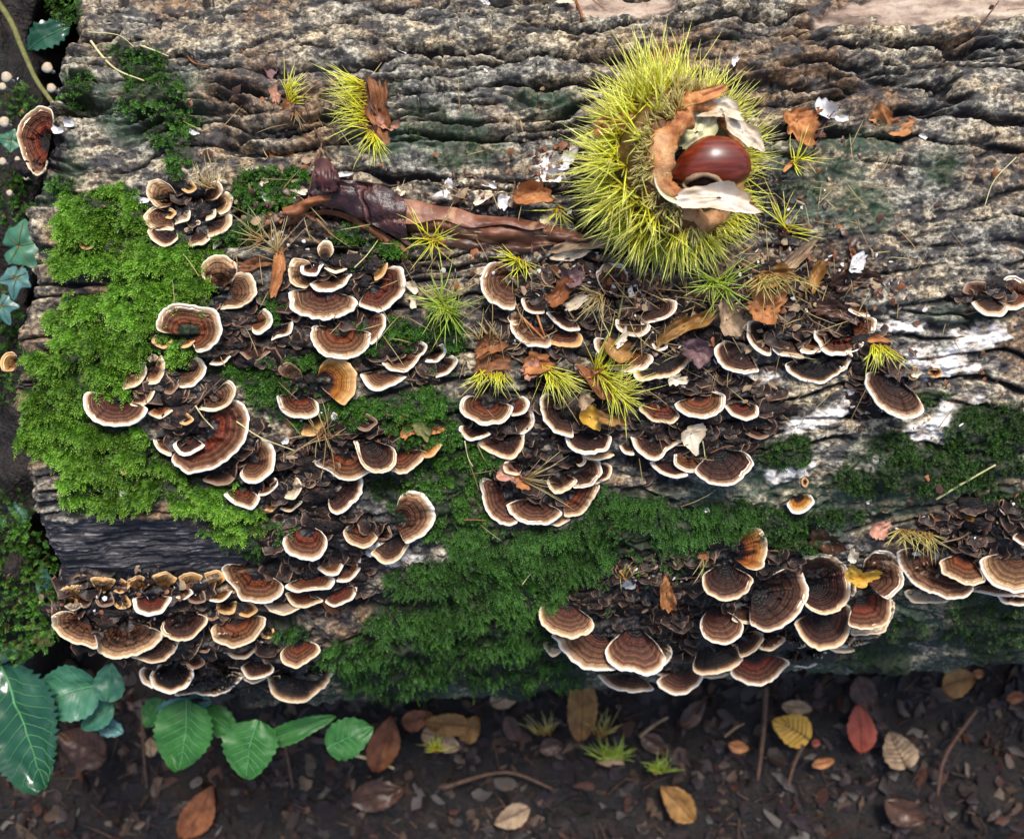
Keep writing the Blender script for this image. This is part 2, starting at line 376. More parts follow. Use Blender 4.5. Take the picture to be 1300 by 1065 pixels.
# ------------------------------------------------------------------ bracket fungi
K_ = (.010, .007, .007); K2 = (.020, .012, .011)
RAMPS = {
 'dark':   [(0, (.006, .004, .004)), (.38, (.007, .004, .004)), (.50, (.038, .012, .007)), (.60, (.010, .005, .004)), (.69, (.062, .022, .011)), (.77, (.022, .009, .006)), (.85, (.095, .040, .022)), (.91, (.045, .020, .013)), (.97, (.30, .17, .10)), (1, (.50, .37, .25))],
 'black':  [(0, K_), (.60, (0.005, 0.004, 0.005)), (.72, (0.014, 0.009, 0.008)), (.82, (0.009, 0.006, 0.006)), (.90, (0.046, 0.024, 0.015)), (.97, (0.197, 0.117, 0.058)), (1, (0.417, 0.304, 0.191))],
 'rust':   [(0, (.005, .003, .003)), (.26, (.008, .004, .003)), (.38, (.10, .018, .006)), (.50, (.22, .052, .014)), (.58, (.055, .014, .007)), (.66, (.20, .066, .024)), (.74, (.055, .020, .011)), (.82, (.20, .085, .035)), (.88, (.07, .030, .016)), (.95, (.34, .19, .10)), (1, (.55, .40, .26))],
 'tan':    [(0, K2), (.24, (.018, .009, .007)), (.38, (.11, .030, .012)), (.47, (.040, .016, .010)), (.56, (.15, .060, .026)), (.63, (.045, .020, .013)), (.71, (.20, .090, .042)), (.78, (.065, .030, .019)), (.86, (.27, .135, .065)), (.91, (.13, .062, .034)), (.97, (.42, .26, .14)), (1, (.60, .43, .28))],
 'orange': [(0, (.005, .003, .003)), (.36, (.008, .004, .006)), (.50, (.022, .008, .008)), (.58, (.17, .042, .008)), (.70, (.34, .11, .018)), (.77, (.20, .058, .012)), (.86, (.40, .15, .03)), (.94, (.46, .22, .06)), (1, (.58, .34, .14))],
 'brown':  [(0, K2), (.35, (0.023, 0.010, 0.006)), (.6, (0.057, 0.021, 0.011)), (.75, (0.037, 0.015, 0.009)), (.9, (0.080, 0.033, 0.016)), (1, (0.126, 0.060, 0.031))],
 'fawn':   [(0, (0.020, 0.010, 0.005)), (.35, (0.101, 0.035, 0.007)), (.55, (0.201, 0.091, 0.021)), (.68, (0.107, 0.045, 0.012)), (.84, (0.253, 0.129, 0.037)), (1, (0.492, 0.304, 0.124))],
 'pale':   [(0, (0.105, 0.061, 0.032)), (.5, (0.351, 0.248, 0.153)), (.8, (0.497, 0.393, 0.270)), (1, (0.637, 0.562, 0.449))],
}
def cap_material(style):
    t = NT('bracket_' + style)
    tt = t.attr('t'); oi = t.n('ShaderNodeObjectInfo').outputs['Random']
    w = t.noise(230, 3, .6); w2 = t.noise(700, 3, .7)
    f = t.math('ADD', tt, t.math('MULTIPLY', t.math('SUBTRACT', w, .5), .10))
    f = t.math('ADD', f, t.math('MULTIPLY', t.math('SUBTRACT', w2, .5), .03))
    f = t.math('ADD', f, t.math('MULTIPLY', t.math('SUBTRACT', oi, .5), .07), True)
    c = t.ramp(f, RAMPS[style])
    band = t.math('MULTIPLY', t.math('ADD', t.math('SINE', t.math('MULTIPLY', f, 85.)), 1.), .5)
    c = t.mix(t.math('MULTIPLY', band, .42), c, t.mix(1., c, (.42, .34, .32), 'MULTIPLY'))
    fib = t.vattr('fib'); mp = t.n('ShaderNodeMapping'); mp.inputs['Scale'].default_value = (1, 1, 1); t.l(fib, mp.inputs[0])
    fn = t.noise(1.0, 4, .65, mp.outputs[0])
    c = t.mix(t.ramp(fn, [(.35, .5), (.6, 0.)]), c, t.mix(1., c, (.35, .3, .28), 'MULTIPLY'))
    c = t.mix(t.ramp(w2, [(.62, 0.), (.78, .35)]), c, (.42, .30, .2))
    hv = t.n('ShaderNodeHueSaturation'); t.l(c, hv.inputs['Color'])
    t.l(t.math('ADD', .82, t.math('MULTIPLY', oi, .42)), hv.inputs['Value']); t.l(t.math('ADD', .487, t.math('MULTIPLY', oi, .024)), hv.inputs['Hue'])
    t.bump(t.math('ADD', t.math('ADD', t.math('MULTIPLY', band, .5), t.math('MULTIPLY', fn, .6)), w2), .5, .0007)
    return t.fin(hv.outputs[0], t.ramp(tt, [(.2, .45), (.9, .65)]), .22)
CAPM = {k: cap_material(k) for k in RAMPS}
def rim_material(name, stops):
    t = NT(name); tt = t.attr('t'); w = t.noise(420, 3, .6)
    f = t.math('ADD', tt, t.math('MULTIPLY', t.math('SUBTRACT', w, .5), .22), True)
    c = t.ramp(f, stops); t.bump(w, .4, .0005)
    m = t.fin(c, .6, .35); return m
RIMM = {
 'white': rim_material('rim_white', [(0, (.34, .19, .10)), (.35, (.55, .37, .22)), (.62, (.82, .70, .54)), (1, (.92, .88, .80))]),
 'cream': rim_material('rim_cream', [(0, (.30, .15, .07)), (.4, (.52, .33, .17)), (.75, (.78, .62, .42)), (1, (.86, .76, .60))]),
 'orange': rim_material('rim_orange', [(0, (.40, .18, .05)), (.6, (.60, .33, .12)), (1, (.74, .52, .28))]),
 'brown': rim_material('rim_brown', [(0, (.12, .06, .035)), (.6, (.20, .11, .07)), (1, (.42, .30, .2))]),
}
RIM_OF = dict(dark='white', black='cream', rust='white', tan='cream', orange='orange', brown='brown', fawn='orange', pale='cream')
PORE = var_mat('pore_surface', (.62, .53, .41), (.78, .71, .60), 900, .8, .2, .5)
COVER = np.zeros((1100, 1420), bool)          # picture area already taken by brackets; no moss there
def cover_poly(poly, grow=0):
    poly = np.asarray(poly, float); c = poly.mean(0)
    if grow: poly = c + (poly - c) * (1 + grow / (np.linalg.norm(poly - c, axis=1).mean() + 1e-6))
    x0, y0 = np.maximum(poly.min(0).astype(int) - 1, 0); x1, y1 = poly.max(0).astype(int) + 2
    x1 = min(x1, 1419); y1 = min(y1, 1099)
    if x1 <= x0 or y1 <= y0: return
    gx, gy = np.meshgrid(np.arange(x0, x1), np.arange(y0, y1)); ins = np.zeros(gx.shape, bool)
    for i in range(len(poly)):
        (ax, ay), (bx, by) = poly[i - 1], poly[i]
        if ay == by: continue
        ins ^= ((ay > gy) != (by > gy)) & (gx < (bx - ax) * (gy - ay) / (by - ay) + ax)
    COVER[y0:y1, x0:x1] |= ins
CAPS = []
def cap(cl, pts, A, style='dark', dz=0.0, rim=None, what=None, label=None):
    pts = [tuple(map(float, q.split(','))) for q in pts.split()] if isinstance(pts, str) else pts
    A = np.array(A, float)
    seed = len(CAPS) + 1
    pa = np.array(pts, float)
    if what != 'button':                       # the margin curls back towards the attachment at both ends
        cen = pa.mean(0)
        def back(e, nb):
            d = A - e; ou = e - nb; ou = ou / (np.linalg.norm(ou) + 1e-6); n_ = np.linalg.norm(d)
            return [e + d * .22 + ou * n_ * .10, e + d * .46 + ou * n_ * .07]
        pa = np.vstack([back(pa[0], pa[1])[::-1], pa, back(pa[-1], pa[-2])])
    pts = pa
    arc = np.linalg.norm(np.diff(pa, axis=0), axis=1).sum()
    N = int(np.clip(arc / 1.7, 22, 90))
    rp = catmull(pts, N); s = np.linspace(0, arc, N)
    L = np.linalg.norm(rp - A, axis=1); Lm = float(L.mean())
    out = (rp - A) / (L[:, None] + 1e-6)
    rp = rp + out * ((fbm(s / 9, s * 0, 3, seed) - .5) * min(4.5, .11 * Lm + .8) + (fbm(s / 26, s * 0, 3, seed + 3) - .5) * min(9, .17 * Lm))[:, None]
    pA, nA, okA = hit(A[0], A[1]); q = A.copy(); k = 0
    while not okA[0] and k < 60: q[1] -= 4; k += 1; pA, nA, okA = hit(q[0], q[1])
    zA = pA[0, 2] - 4; nz = nA[0, 2]
    kk = np.interp(nz, [.2, .55, .8, 1.0], [-.30, -.12, .12, .30])
    pS, nS, ok = hit(rp[:, 0], rp[:, 1]); zs = np.where(ok, pS[:, 2], -1e4)
    zs = np.where(zs < zA - 260, -1e4, zs)
    zR = zA + (kk + .06) * L + 5 + dz
    zR = np.maximum(zR, zs + 5 + .05 * Lm)
    zR = np.convolve(np.pad(zR, 4, 'edge'), np.ones(9) / 9, 'valid')
    zR = np.maximum(zR, zs + 3) + np.sin(s / max(9, Lm * .42) + seed) * Lm * .035 + (fbm(s / 12, s * 0, 2, seed + 9) - .5) * Lm * .07
    rw = np.clip(4.0 * (.7 + .6 * ((seed * 7919) % 13) / 13) / max(Lm, 6), .05, .26) * (1.15 if style in ('tan', 'orange') else 1)
    t0 = .02 if what == 'button' else .04
    if what == 'button': zA += 7 + Lm * .2; zR = zR - 2
    M = int(np.clip(Lm / 3.2, 6, 22))
    tt = np.linspace(t0, 1, M)
    def surf(tt, dzz):
        P2 = A + (rp[None] - A) * tt[:, None, None]
        arch = -.10 * np.sin(np.pi * tt) + -.05 * sst(.84, 1, tt)
        z = zA + (zR[None] - zA) * tt[:, None] + (L[None] * arch[:, None])
        z = z + Lm * .075 * tt[:, None] ** 2 * (fbm(s[None] / (Lm * .22 + 3) + 0 * tt[:, None], tt[:, None] * 2 + 0 * s[None], 2, seed + 5) - .5) * 2
        z = z + np.sin(tt[:, None] * 30 + fbm(s[None] / 20, tt[:, None] * 3, 2, seed) * 5) * min(.7, Lm * .012)
        sp, _, so_ = hit(P2[..., 0].ravel(), P2[..., 1].ravel())
        sz = np.where(so_, sp[:, 2], -1e4).reshape(z.shape); sz = np.where(sz < zA - 200, -1e4, sz)
        low = sz + 3.0 * sst(.12, .5, tt)[:, None]
        z = np.maximum(z, np.where(tt[:, None] > .3, low, -1e4)) + dz * 0
        return at(P2[..., 0], P2[..., 1], z + dzz)
    i_r = 1 - rw
    tc = np.linspace(t0, i_r + .01, M); top = surf(tc, 0)
    V = top.reshape(-1, 3); f = gridf(len(tc), N)
    TT = np.repeat(tc / i_r, N); ss = np.tile(s, len(tc))
    ang = np.tile(np.arctan2(out[:, 1], out[:, 0]), len(tc))
    fib = np.stack([np.cos(ang) * 9, np.sin(ang) * 9, TT * 2.2 + seed], -1)
    loc = pA[0]
    o = obj('bracket_fungus', V, f, CAPM[style], loc=loc, attrs={'t': TT}, cattrs={'fib': fib})
    # the growing margin, rolled over at its edge
    tr = np.linspace(i_r, 1, 4); r0 = surf(tr, .25)
    e = r0[-1]; th = min(3.6, 1.6 + Lm * .03); od = np.concatenate([out * [1, -1], np.zeros((N, 1))], 1)
    rows = list(r0) + [e + od * th * .35 - [0, 0, th * .3], e + od * th * .35 - [0, 0, th * .8], e - od * th * .2 - [0, 0, th * 1.15], e - od * th * 1.6 - [0, 0, th * 1.1]]
    rv = np.stack(rows).reshape(-1, 3); rt = np.repeat(np.array([0, .3, .6, .85, 1, 1, .9, .8]), N)
    rm = RIMM[rim or RIM_OF[style]]
    obj('rim', rv, gridf(len(rows), N), rm, parent=o, attrs={'t': rt})
    tu = np.linspace(.66, 1.0, 8); un = surf(tu * .97, 0)
    un = un - np.stack([0 * tu, 0 * tu, 2.2 + th * 1.1 + Lm * .07 * (1 - tu)], -1)[:, None]
    obj('pore_surface', un.reshape(-1, 3), gridf(8, N), PORE, parent=o)
    cover_poly(np.vstack([rp, [A]]), 2)
    rr_ = max(3, Lm * .30); th_ = np.linspace(0, 6.28, 12); cover_poly(np.stack([A[0] + rr_ * np.cos(th_), A[1] + rr_ * np.sin(th_)], -1))
    c = (rp.mean(0) * .7 + A * .3)
    CAPS.append(dict(o=o, cl=cl, x=c[0], y=c[1], L=Lm, arc=arc, style=style, what=what, label=label))
    return o
def button(cl, x, y, r, style='brown', dz=0.0, label=None):
    if label is None and r > 5:                # a small ruffled fan among its neighbours
        a0 = math.radians(-110 + ((x * 13 + y * 7) % 100)); r *= 1.3
        pts = [(x + r * (1 + .18 * math.sin(5 * q)) * math.cos(a0 + q), y - r * .85 * math.sin(a0 + q)) for q in (-1.9, -1.1, -.4, .4, 1.1, 1.9)]
        return cap(cl, pts, (x - r * .2 * math.cos(a0), y + r * .2 * math.sin(a0)), style, dz, what='fan')
    k = .8 + .4 * ((x * 7 + y * 3) % 10) / 10
    a = [math.radians(v + x * 5) for v in (-95, -140, 175, 130, 85, 40, -5, -50, -90)]
    pts = [(x + r * math.cos(v) * k, y + r * .9 * math.sin(v) / k) for v in a]
    return cap(cl, pts, (x + r * .1, y - r * .15), style, dz, what='button', label=label)

c = 'rosette beside the top-left moss'
cap(c, '213,233 200,229 188,236 186,248 193,260 205,263', (228,256), 'tan')
cap(c, '193,264 184,274 186,285 200,292 218,291', (216,271), 'tan')
cap(c, '187,293 191,303 206,313 224,306', (222,287), 'dark', rim='cream')
cap(c, '240,311 254,311 265,303', (250,289), 'dark', rim='cream')
cap(c, '266,300 283,294 294,285 293,274', (264,280), 'dark', rim='cream')
cap(c, '280,272 290,267 295,254 288,244', (272,262), 'tan')
cap(c, '266,234 276,231 282,242 276,251', (258,256), 'tan', dz=4)
cap(c, '223,284 238,279 241,268', (229,271), 'pale', dz=6)
cap(c, '262,280 273,275 274,266', (263,269), 'pale', dz=6)
button(c, 239, 292, 4, 'pale'); button(c, 215, 271, 6, 'fawn', 4); button(c, 239, 237, 7, 'fawn'); button(c, 251, 283, 3, 'pale')
c = 'pair above the cup bracket'
cap(c, '256,350 255,338 263,330 276,326 290,328 300,341', (277,374), 'tan')
cap(c, '303,346 319,351 326,369 312,385 282,392', (288,376), 'tan')
c = 'beside the cup bracket'
cap(c, '199,416 204,398 218,389 236,386 254,390 270,394 280,412 274,434 252,446', (240,425), 'rust', what='wide cup-shaped bracket with rusty bands')
button(c, 206, 432, 9, 'fawn'); cap(c, '231,441 240,440 246,433', (236,431), 'orange', dz=6)
c = 'between cup bracket and tall stack'
cap(c, '321,421 328,424 342,417 345,403 336,393', (322,407), 'rust')
cap(c, '345,432 353,427 367,424 371,410', (350,417), 'dark')
cap(c, '305,448 316,457 330,455 347,443', (325,438), 'brown')
cap(c, '266,463 283,462 296,450', (283,448), 'dark')
cap(c, '370,407 377,409 383,402', (374,396), 'brown')
c = 'tiers on the left moss'
cap(c, '157,495 175,488 185,473 183,461', (162,470), 'tan')
cap(c, '187,489 203,484 209,466 205,452', (190,466), 'tan')
cap(c, '187,455 193,449 200,452', (194,463), 'pale', dz=3)
cap(c, '209,499 219,500 227,489', (216,483), 'brown')
cap(c, '226,491 245,490 259,476 260,461 250,454', (232,469), 'tan', rim='white')
cap(c, '166,515 183,514 196,498', (176,498), 'dark', rim='cream')
cap(c, '107,500 107,520 122,534 152,541 174,535 186,521', (150,506), 'tan', rim='white', what='long crescent bracket')
cap(c, '189,525 203,532 218,522', (203,515), 'orange', rim='cream'); button(c, 235, 532, 7, 'orange')
c = 'tiers below left moss'
cap(c, '253,520 274,522 292,511 300,494 293,483', (266,507), 'tan', dz=14)
cap(c, '296,508 311,519 315,543 302,571 277,592 241,602 220,585', (256,544), 'rust', what='very large rusty crescent bracket')
cap(c, '219,566 226,575 238,577 257,566', (240,552), 'dark', dz=10)
cap(c, '194,559 201,572 216,579', (213,561), 'rust')
cap(c, '285,629 300,641 319,646 329,634', (307,617), 'rust')
cap(c, '305,603 316,612 330,611 346,597 350,577 342,562 331,556', (318,584), 'tan', rim='white')
cap(c, '328,629 339,628 351,617 350,607', (336,614), 'rust')
cap(c, '362,632 373,633 383,619 377,607', (368,619), 'pale', dz=5)
cap(c, '356,646 370,649 383,637', (370,636), 'brown', rim='cream')
cap(c, '336,648 345,649 354,640', (346,638), 'fawn')
cap(c, '384,616 395,619 407,606', (395,605), 'brown')
cap(c, '258,610 275,617 292,612 300,600', (278,596), 'brown')
c = 'tall stack left of centre'
cap(c, '403,315 410,305 420,306 424,317', (411,334), 'tan', what='upright stalk-like bracket')
cap(c, '390,331 374,329 366,340 370,360 386,366', (400,350), 'tan')
cap(c, '381,339 384,348 401,350 409,336', (401,335), 'tan', dz=8, rim='white')
cap(c, '412,341 425,347 440,342', (425,335), 'brown', dz=8, rim='cream')
cap(c, '394,362 406,370 432,366 445,350', (420,350), 'tan', dz=4, rim='white')
cap(c, '366,374 370,393 396,403 425,403 446,395 453,384', (411,368), 'tan', rim='white', what='broad banded bracket')
cap(c, '457,388 472,393 487,395 504,383 514,362 511,344 500,338', (471,362), 'rust', what='large curled bracket')
cap(c, '491,335 488,348 477,356', (474,343), 'fawn')
cap(c, '487,400 488,414 483,427 472,438', (462,404), 'tan', rim='white')
cap(c, '395,417 399,436 412,450 440,455 464,444 470,426', (432,417), 'rust', what='broad rusty banded bracket')
c = 'below the tall stack'
cap(c, '353,470 357,462 369,460 381,472', (386,487), 'brown', what='dark ear-shaped bracket')
cap(c, '408,463 419,454 440,457 453,476 449,498 434,512 418,501', (402,486), 'orange', what='bright orange ear-shaped bracket')
cap(c, '352,505 360,524 378,531 401,526 404,514', (382,500), 'rust', what='oval red-brown bracket')
cap(c, '428,527 415,540 400,552 384,551', (393,531), 'fawn'); button(c, 464, 536, 10, 'brown')
c = 'under the bright spine ball'
cap(c, '485,462 498,471 519,471 536,450', (511,450), 'tan', rim='white')
cap(c, '541,459 555,459 566,446 561,438', (547,446), 'dark')
cap(c, '555,479 571,473 581,458 575,452', (556,461), 'dark')
cap(c, '459,477 469,493 487,495 514,480', (487,471), 'tan', rim='white')
cap(c, '535,434 541,440 536,450', (527,445), 'dark')
c = 'shelf above tall crescent'
cap(c, '400,589 418,597 432,607 450,609 466,600 484,597', (440,572), 'rust')
cap(c, '450,562 457,584 466,594 484,600 500,591 501,573', (468,558), 'dark', dz=8, rim='cream')
cap(c, '497,596 510,601 530,591 540,576', (506,570), 'rust', rim='cream')
cap(c, '540,581 550,578 560,565', (535,566), 'orange')
cap(c, '420,648 430,652 448,641 459,625 458,606', (420,614), 'dark', rim='white', what='dark fan-shaped bracket')
c = 'left of the bottom moss'
cap(c, '360,686 366,702 388,711 406,708 417,690 410,677', (391,667), 'rust', what='rounded shell-like bracket')
cap(c, '512,627 528,625 545,637 551,654 542,674 519,690', (500,662), 'tan', rim='white', what='tall crescent bracket')
cap(c, '440,669 436,677 446,690 464,695 478,684', (462,668), 'rust', rim='cream'); button(c, 486, 676, 9, 'brown')
cap(c, '472,704 490,715 508,707 518,692', (500,682), 'dark', rim='cream')
cap(c, '404,722 415,730 430,728 437,714', (420,711), 'rust')
cap(c, '428,738 444,737 457,723 457,707', (439,721), 'rust')
cap(c, '363,745 375,751 396,749 419,747 425,736', (393,730), 'rust')
cap(c, '284,719 286,734 300,747 310,762 331,766 347,760 358,747', (327,722), 'rust', what='large red-brown bracket')
cap(c, '413,766 426,770 446,760 453,745', (426,748), 'rust')
cap(c, '362,755 370,768 387,771 408,763', (386,750), 'rust', rim='cream')
cap(c, '335,766 346,778 364,780 381,772', (358,763), 'pale', dz=4, what='pale warty bracket')
c = 'tiers above bramble leaves'
cap(c, '78,777 64,785 67,799 78,811 97,818 121,824', (112,784), 'tan', what='big crescent bracket')
cap(c, '120,814 127,829 156,835 187,827 206,808', (160,788), 'tan', what='very broad bracket')
cap(c, '168,762 173,776 188,781 206,776 216,760', (193,757), 'rust', dz=10)
cap(c, '203,798 210,808 228,812 247,805 262,787', (231,774), 'dark', rim='cream', dz=5)
cap(c, '166,834 189,841 213,834 227,812', (193,812), 'dark', rim='cream', dz=-14)
cap(c, '268,800 275,815 294,823 317,815 334,798 336,786', (301,783), 'rust', rim='cream', what='large rusty bracket')
cap(c, '289,828 300,836 315,834 332,816', (311,812), 'dark', rim='cream', dz=-12)
cap(c, '184,845 177,852 181,865 193,873', (197,851), 'dark')
cap(c, '200,844 191,856 194,870 210,879 231,877 244,864 246,850', (221,847), 'black', rim='white', what='round almost black bracket', dz=6)
cap(c, '222,884 247,881 276,883 298,872 312,855', (262,845), 'black', rim='white', what='wide almost black bracket')
cap(c, '307,849 314,860 332,861 347,851', (330,833), 'dark', rim='white')
cap(c, '310,862 325,867 342,858', (328,846), 'pale', dz=-12)
cap(c, '354,833 361,843 376,847 391,841 405,830 406,823', (379,811), 'rust', rim='cream')
cap(c, '339,860 345,879 367,892 389,890 409,873 422,857 425,841', (378,846), 'black', rim='cream', what='big fan-shaped almost black bracket')
c = 'frilly row bottom left'
cap(c, '75,756 83,745 104,744', (100,765), 'fawn'); cap(c, '116,735 130,733 145,737', (129,756), 'fawn')
button(c, 152, 744, 8, 'fawn'); cap(c, '162,737 177,731 189,739', (178,754), 'fawn'); cap(c, '194,731 211,727 222,735', (208,750), 'fawn')
cap(c, '228,733 241,727 256,731', (241,750), 'fawn'); cap(c, '261,728 276,725 285,734', (270,747), 'fawn')
button(c, 215, 762, 6, 'pale', 8); cap(c, '266,763 281,763 294,751', (279,751), 'fawn', rim='white')
button(c, 288, 769, 10, 'fawn'); button(c, 313, 773, 9, 'fawn'); button(c, 269, 779, 7, 'brown')
button(c, 246, 839, 9, 'brown'); button(c, 259, 821, 7, 'brown'); button(c, 232, 752, 8, 'rust'); button(c, 250, 756, 9, 'brown')
button(c, 106, 762, 8, 'brown'); button(c, 133, 760, 9, 'brown'); button(c, 155, 764, 8, 'fawn'); cap(c, '82,770 92,775 104,769', (94,762), 'pale')
button(c, 296, 745, 7, 'fawn'); button(c, 340, 803, 7, 'fawn'); button(c, 349, 822, 6, 'brown')
c = 'stack under spine tufts'
cap(c, '592,503 586,512 590,527 610,538 630,538 648,528 652,518', (619,510), 'rust', dz=6, what='smiling crescent bracket')
cap(c, '651,529 667,524 671,511 664,504', (647,513), 'rust')
cap(c, '582,543 586,552 596,559 608,558 622,552', (606,541), 'dark')
cap(c, '658,549 667,551 679,536 677,521', (653,531), 'dark')
cap(c, '609,563 625,577 646,582 662,570 666,553', (641,552), 'dark', rim='cream')
c = 'cluster with pink husk scrap'
cap(c, '611,607 613,625 617,645 627,660 641,666 655,665', (650,627), 'tan', rim='white', what='tall side bracket')
cap(c, '652,636 642,643 652,655 675,665 696,665 711,652', (681,634), 'tan', rim='white', dz=5, what='broad lower bracket')
cap(c, '695,665 709,668 723,660', (705,650), 'tan')
cap(c, '719,655 738,653 752,637 760,616', (718,626), 'rust', rim='cream')
cap(c, '640,588 643,600 657,603', (666,588), 'dark', rim='cream', dz=6)
cap(c, '694,614 704,626 722,621 733,612', (706,597), 'dark', rim='cream', dz=8)
cap(c, '730,619 748,617 761,604 760,588 751,583', (726,594), 'dark', rim='white', dz=4)
cap(c, '757,614 773,607 777,594 769,587', (756,598), 'dark', rim='cream')
cap(c, '736,592 744,586 741,575', (727,580), 'brown', rim='cream', dz=6)
c = 'below the middle spine tuft'
cap(c, '692,500 686,515 691,535 706,548 725,554', (718,516), 'dark', what='left-hand crescent bracket')
cap(c, '718,557 727,570 749,575 769,571 777,557', (748,547), 'dark', dz=5)
cap(c, '742,579 759,584 778,578', (760,566), 'tan'); cap(c, '787,567 793,576 804,577', (798,561), 'dark')
c = 'tiers below chestnut husk'
cap(c, '636,335 621,336 612,351 614,369 627,387 650,395', (652,353), 'tan', rim='white', what='large half-cup bracket')
cap(c, '662,380 666,393 677,398 690,397', (686,381), 'dark')
cap(c, '694,398 703,409 718,419 735,419', (722,397), 'dark')
cap(c, '648,412 653,428 667,438 683,441 698,440', (681,404), 'rust', what='broad rusty-edged bracket')
cap(c, '652,413 645,404 651,397', (668,405), 'rust', rim='cream')
cap(c, '696,437 708,439 723,441 736,438 739,427', (712,417), 'rust', rim='orange')
cap(c, '763,366 757,349 768,336 786,335 797,347', (780,380), 'tan', what='upright tongue-like bracket', rim='white')
cap(c, '816,411 838,408 854,399 858,386 851,380', (817,390), 'dark')
cap(c, '781,407 786,420 804,427 820,424 826,415', (801,406), 'dark', dz=4)
cap(c, '844,428 857,430 866,420 864,411', (847,414), 'rust', rim='white')
cap(c, '766,430 757,429 754,438 759,449', (775,441), 'rust', rim='white')
cap(c, '773,469 792,471 813,470 826,463 829,455', (800,443), 'rust', rim='white')
cap(c, '806,476 817,484 841,480 863,470 881,453', (845,440), 'black', rim='cream', what='wide black bracket')
button(c, 838, 436, 8, 'rust', 4)
c = 'tiers lower right of husk'
cap(c, '918,433 909,441 913,458 926,470 944,474 962,472', (946,443), 'dark', what='dark crescent bracket')
cap(c, '964,405 951,409 948,426 958,441 977,451', (976,423), 'dark', dz=4)
cap(c, '980,440 987,449 1003,452 1020,455', (1003,430), 'dark', dz=3)
cap(c, '1016,447 1030,449 1042,446', (1030,431), 'rust', rim='white', dz=3)
cap(c, '1032,422 1044,443 1062,451 1083,446 1097,436', (1065,423), 'rust', rim='white', dz=6)
cap(c, '1096,435 1110,422 1113,407 1104,402', (1079,410), 'rust', rim='white')
cap(c, '1078,394 1090,400 1104,402', (1092,385), 'dark')
cap(c, '998,465 1012,480 1041,487 1060,477 1078,462 1081,450', (1040,452), 'black', rim='white', dz=-4, what='long dark lower bracket')
c = 'beside the white bark streak'
cap(c, '1101,476 1103,495 1118,515 1143,531 1163,532 1174,523 1168,508', (1133,474), 'dark', what='single dark tongue-shaped bracket')
c = 'right edge upper group'
cap(c, '1235,386 1248,398 1269,401 1279,392', (1257,377), 'dark'); cap(c, '1271,389 1284,394 1302,388 1314,376', (1287,370), 'rust', rim='white')
cap(c, '1223,369 1230,359 1250,358', (1250,377), 'brown'); cap(c, '1275,356 1287,351 1301,356 1314,366', (1290,378), 'tan', rim='white')
c = 'dark tiers right of centre'
cap(c, '812,519 820,526 831,533 853,536 862,529', (839,508), 'rust', rim='cream')
cap(c, '857,515 866,525 893,531 914,522 921,505 912,498', (886,502), 'rust', rim='white', dz=6, what='bright-rimmed crescent bracket')
cap(c, '920,517 929,527 946,534 961,529 963,518', (942,510), 'rust', rim='white')
cap(c, '802,555 807,570 824,583 839,583 849,570 865,561', (834,555), 'dark', what='dark wavy bracket')
cap(c, '826,588 839,600 856,607 873,604', (851,585), 'brown', rim='white', dz=-4)
cap(c, '855,579 858,592 878,600 893,597', (874,575), 'rust', rim='white', dz=5)
cap(c, '883,601 902,613 922,616 942,607 956,591 950,578', (911,570), 'dark', what='large dark fan bracket')
cap(c, '950,553 964,558 976,554', (958,543), 'brown')
c = 'mid-right mossy bark'
cap(c, '999,643 1007,652 1020,650 1033,639 1030,630', (1012,628), 'orange', rim='white', label='single small orange bracket with a pale rim on the mossy bark, right of centre')
c = 'lower-right cluster, left half'
cap(c, '686,770 684,784 697,801 724,810 744,806 754,795', (721,764), 'tan', rim='cream', dz=8, what='half-round banded bracket')
cap(c, '702,808 718,831 746,851 767,852 786,850', (765,800), 'tan', rim='white', what='long sweeping bracket')
cap(c, '770,828 779,847 808,856 832,852 844,838 842,829', (806,792), 'tan', rim='white', dz=12, what='large banded shell-like bracket')
cap(c, '843,845 853,832 850,820 838,815', (824,812), 'tan', rim='white', dz=4)
cap(c, '758,854 771,871 794,878 828,876', (802,850), 'dark', rim='white', dz=-10)
cap(c, '832,855 845,861 858,858 854,848', (843,842), 'tan', rim='white', dz=2)
cap(c, '834,867 844,879 863,882 885,870 892,858', (865,850), 'tan', rim='white', dz=-4)
cap(c, '688,818 700,833 711,828', (708,812), 'pale', dz=-16)
cap(c, '882,852 895,856 914,854 931,847 941,837 936,822', (893,812), 'black', rim='cream', dz=6, what='ruffled black bracket')
cap(c, '889,791 893,808 911,818 930,816 943,805 944,794', (907,768), 'tan', rim='white', dz=14, what='neat fan-shaped bracket')
c = 'lower-right cluster, right half'
cap(c, '938,680 949,671 965,674 973,692 970,717 961,723', (920,700), 'orange', rim='cream', what='upright orange bracket')
cap(c, '892,734 899,752 921,762 942,755 956,738', (920,715), 'dark', rim='cream', dz=6)
cap(c, '997,721 1009,719 1019,730 1025,749 1018,769 1002,787 982,799 958,797', (954,752), 'dark', rim='white', dz=10, what='large round-shouldered bracket')
cap(c, '931,787 946,792 958,791 963,778', (938,768), 'brown', rim='cream', dz=14)
cap(c, '1016,724 1022,709 1043,702 1062,707 1075,723 1079,746 1071,769 1051,780 1030,774 1020,760', (1027,741), 'dark', rim='cream', dz=18, what='almost circular black-centred bracket')
cap(c, '1010,792 1018,808 1030,820 1051,825 1069,817 1082,798 1083,779 1076,768', (1042,776), 'dark', rim='cream', dz=6, what='large rounded bracket')
cap(c, '1080,795 1104,800 1122,795 1132,779 1130,758', (1089,755), 'rust', rim='cream', dz=8, what='smooth rusty bracket')
cap(c, '1101,707 1114,699 1134,704 1147,726 1146,744 1132,760', (1096,735), 'tan', rim='white', dz=16, what='tan bracket beneath yellow scrap')
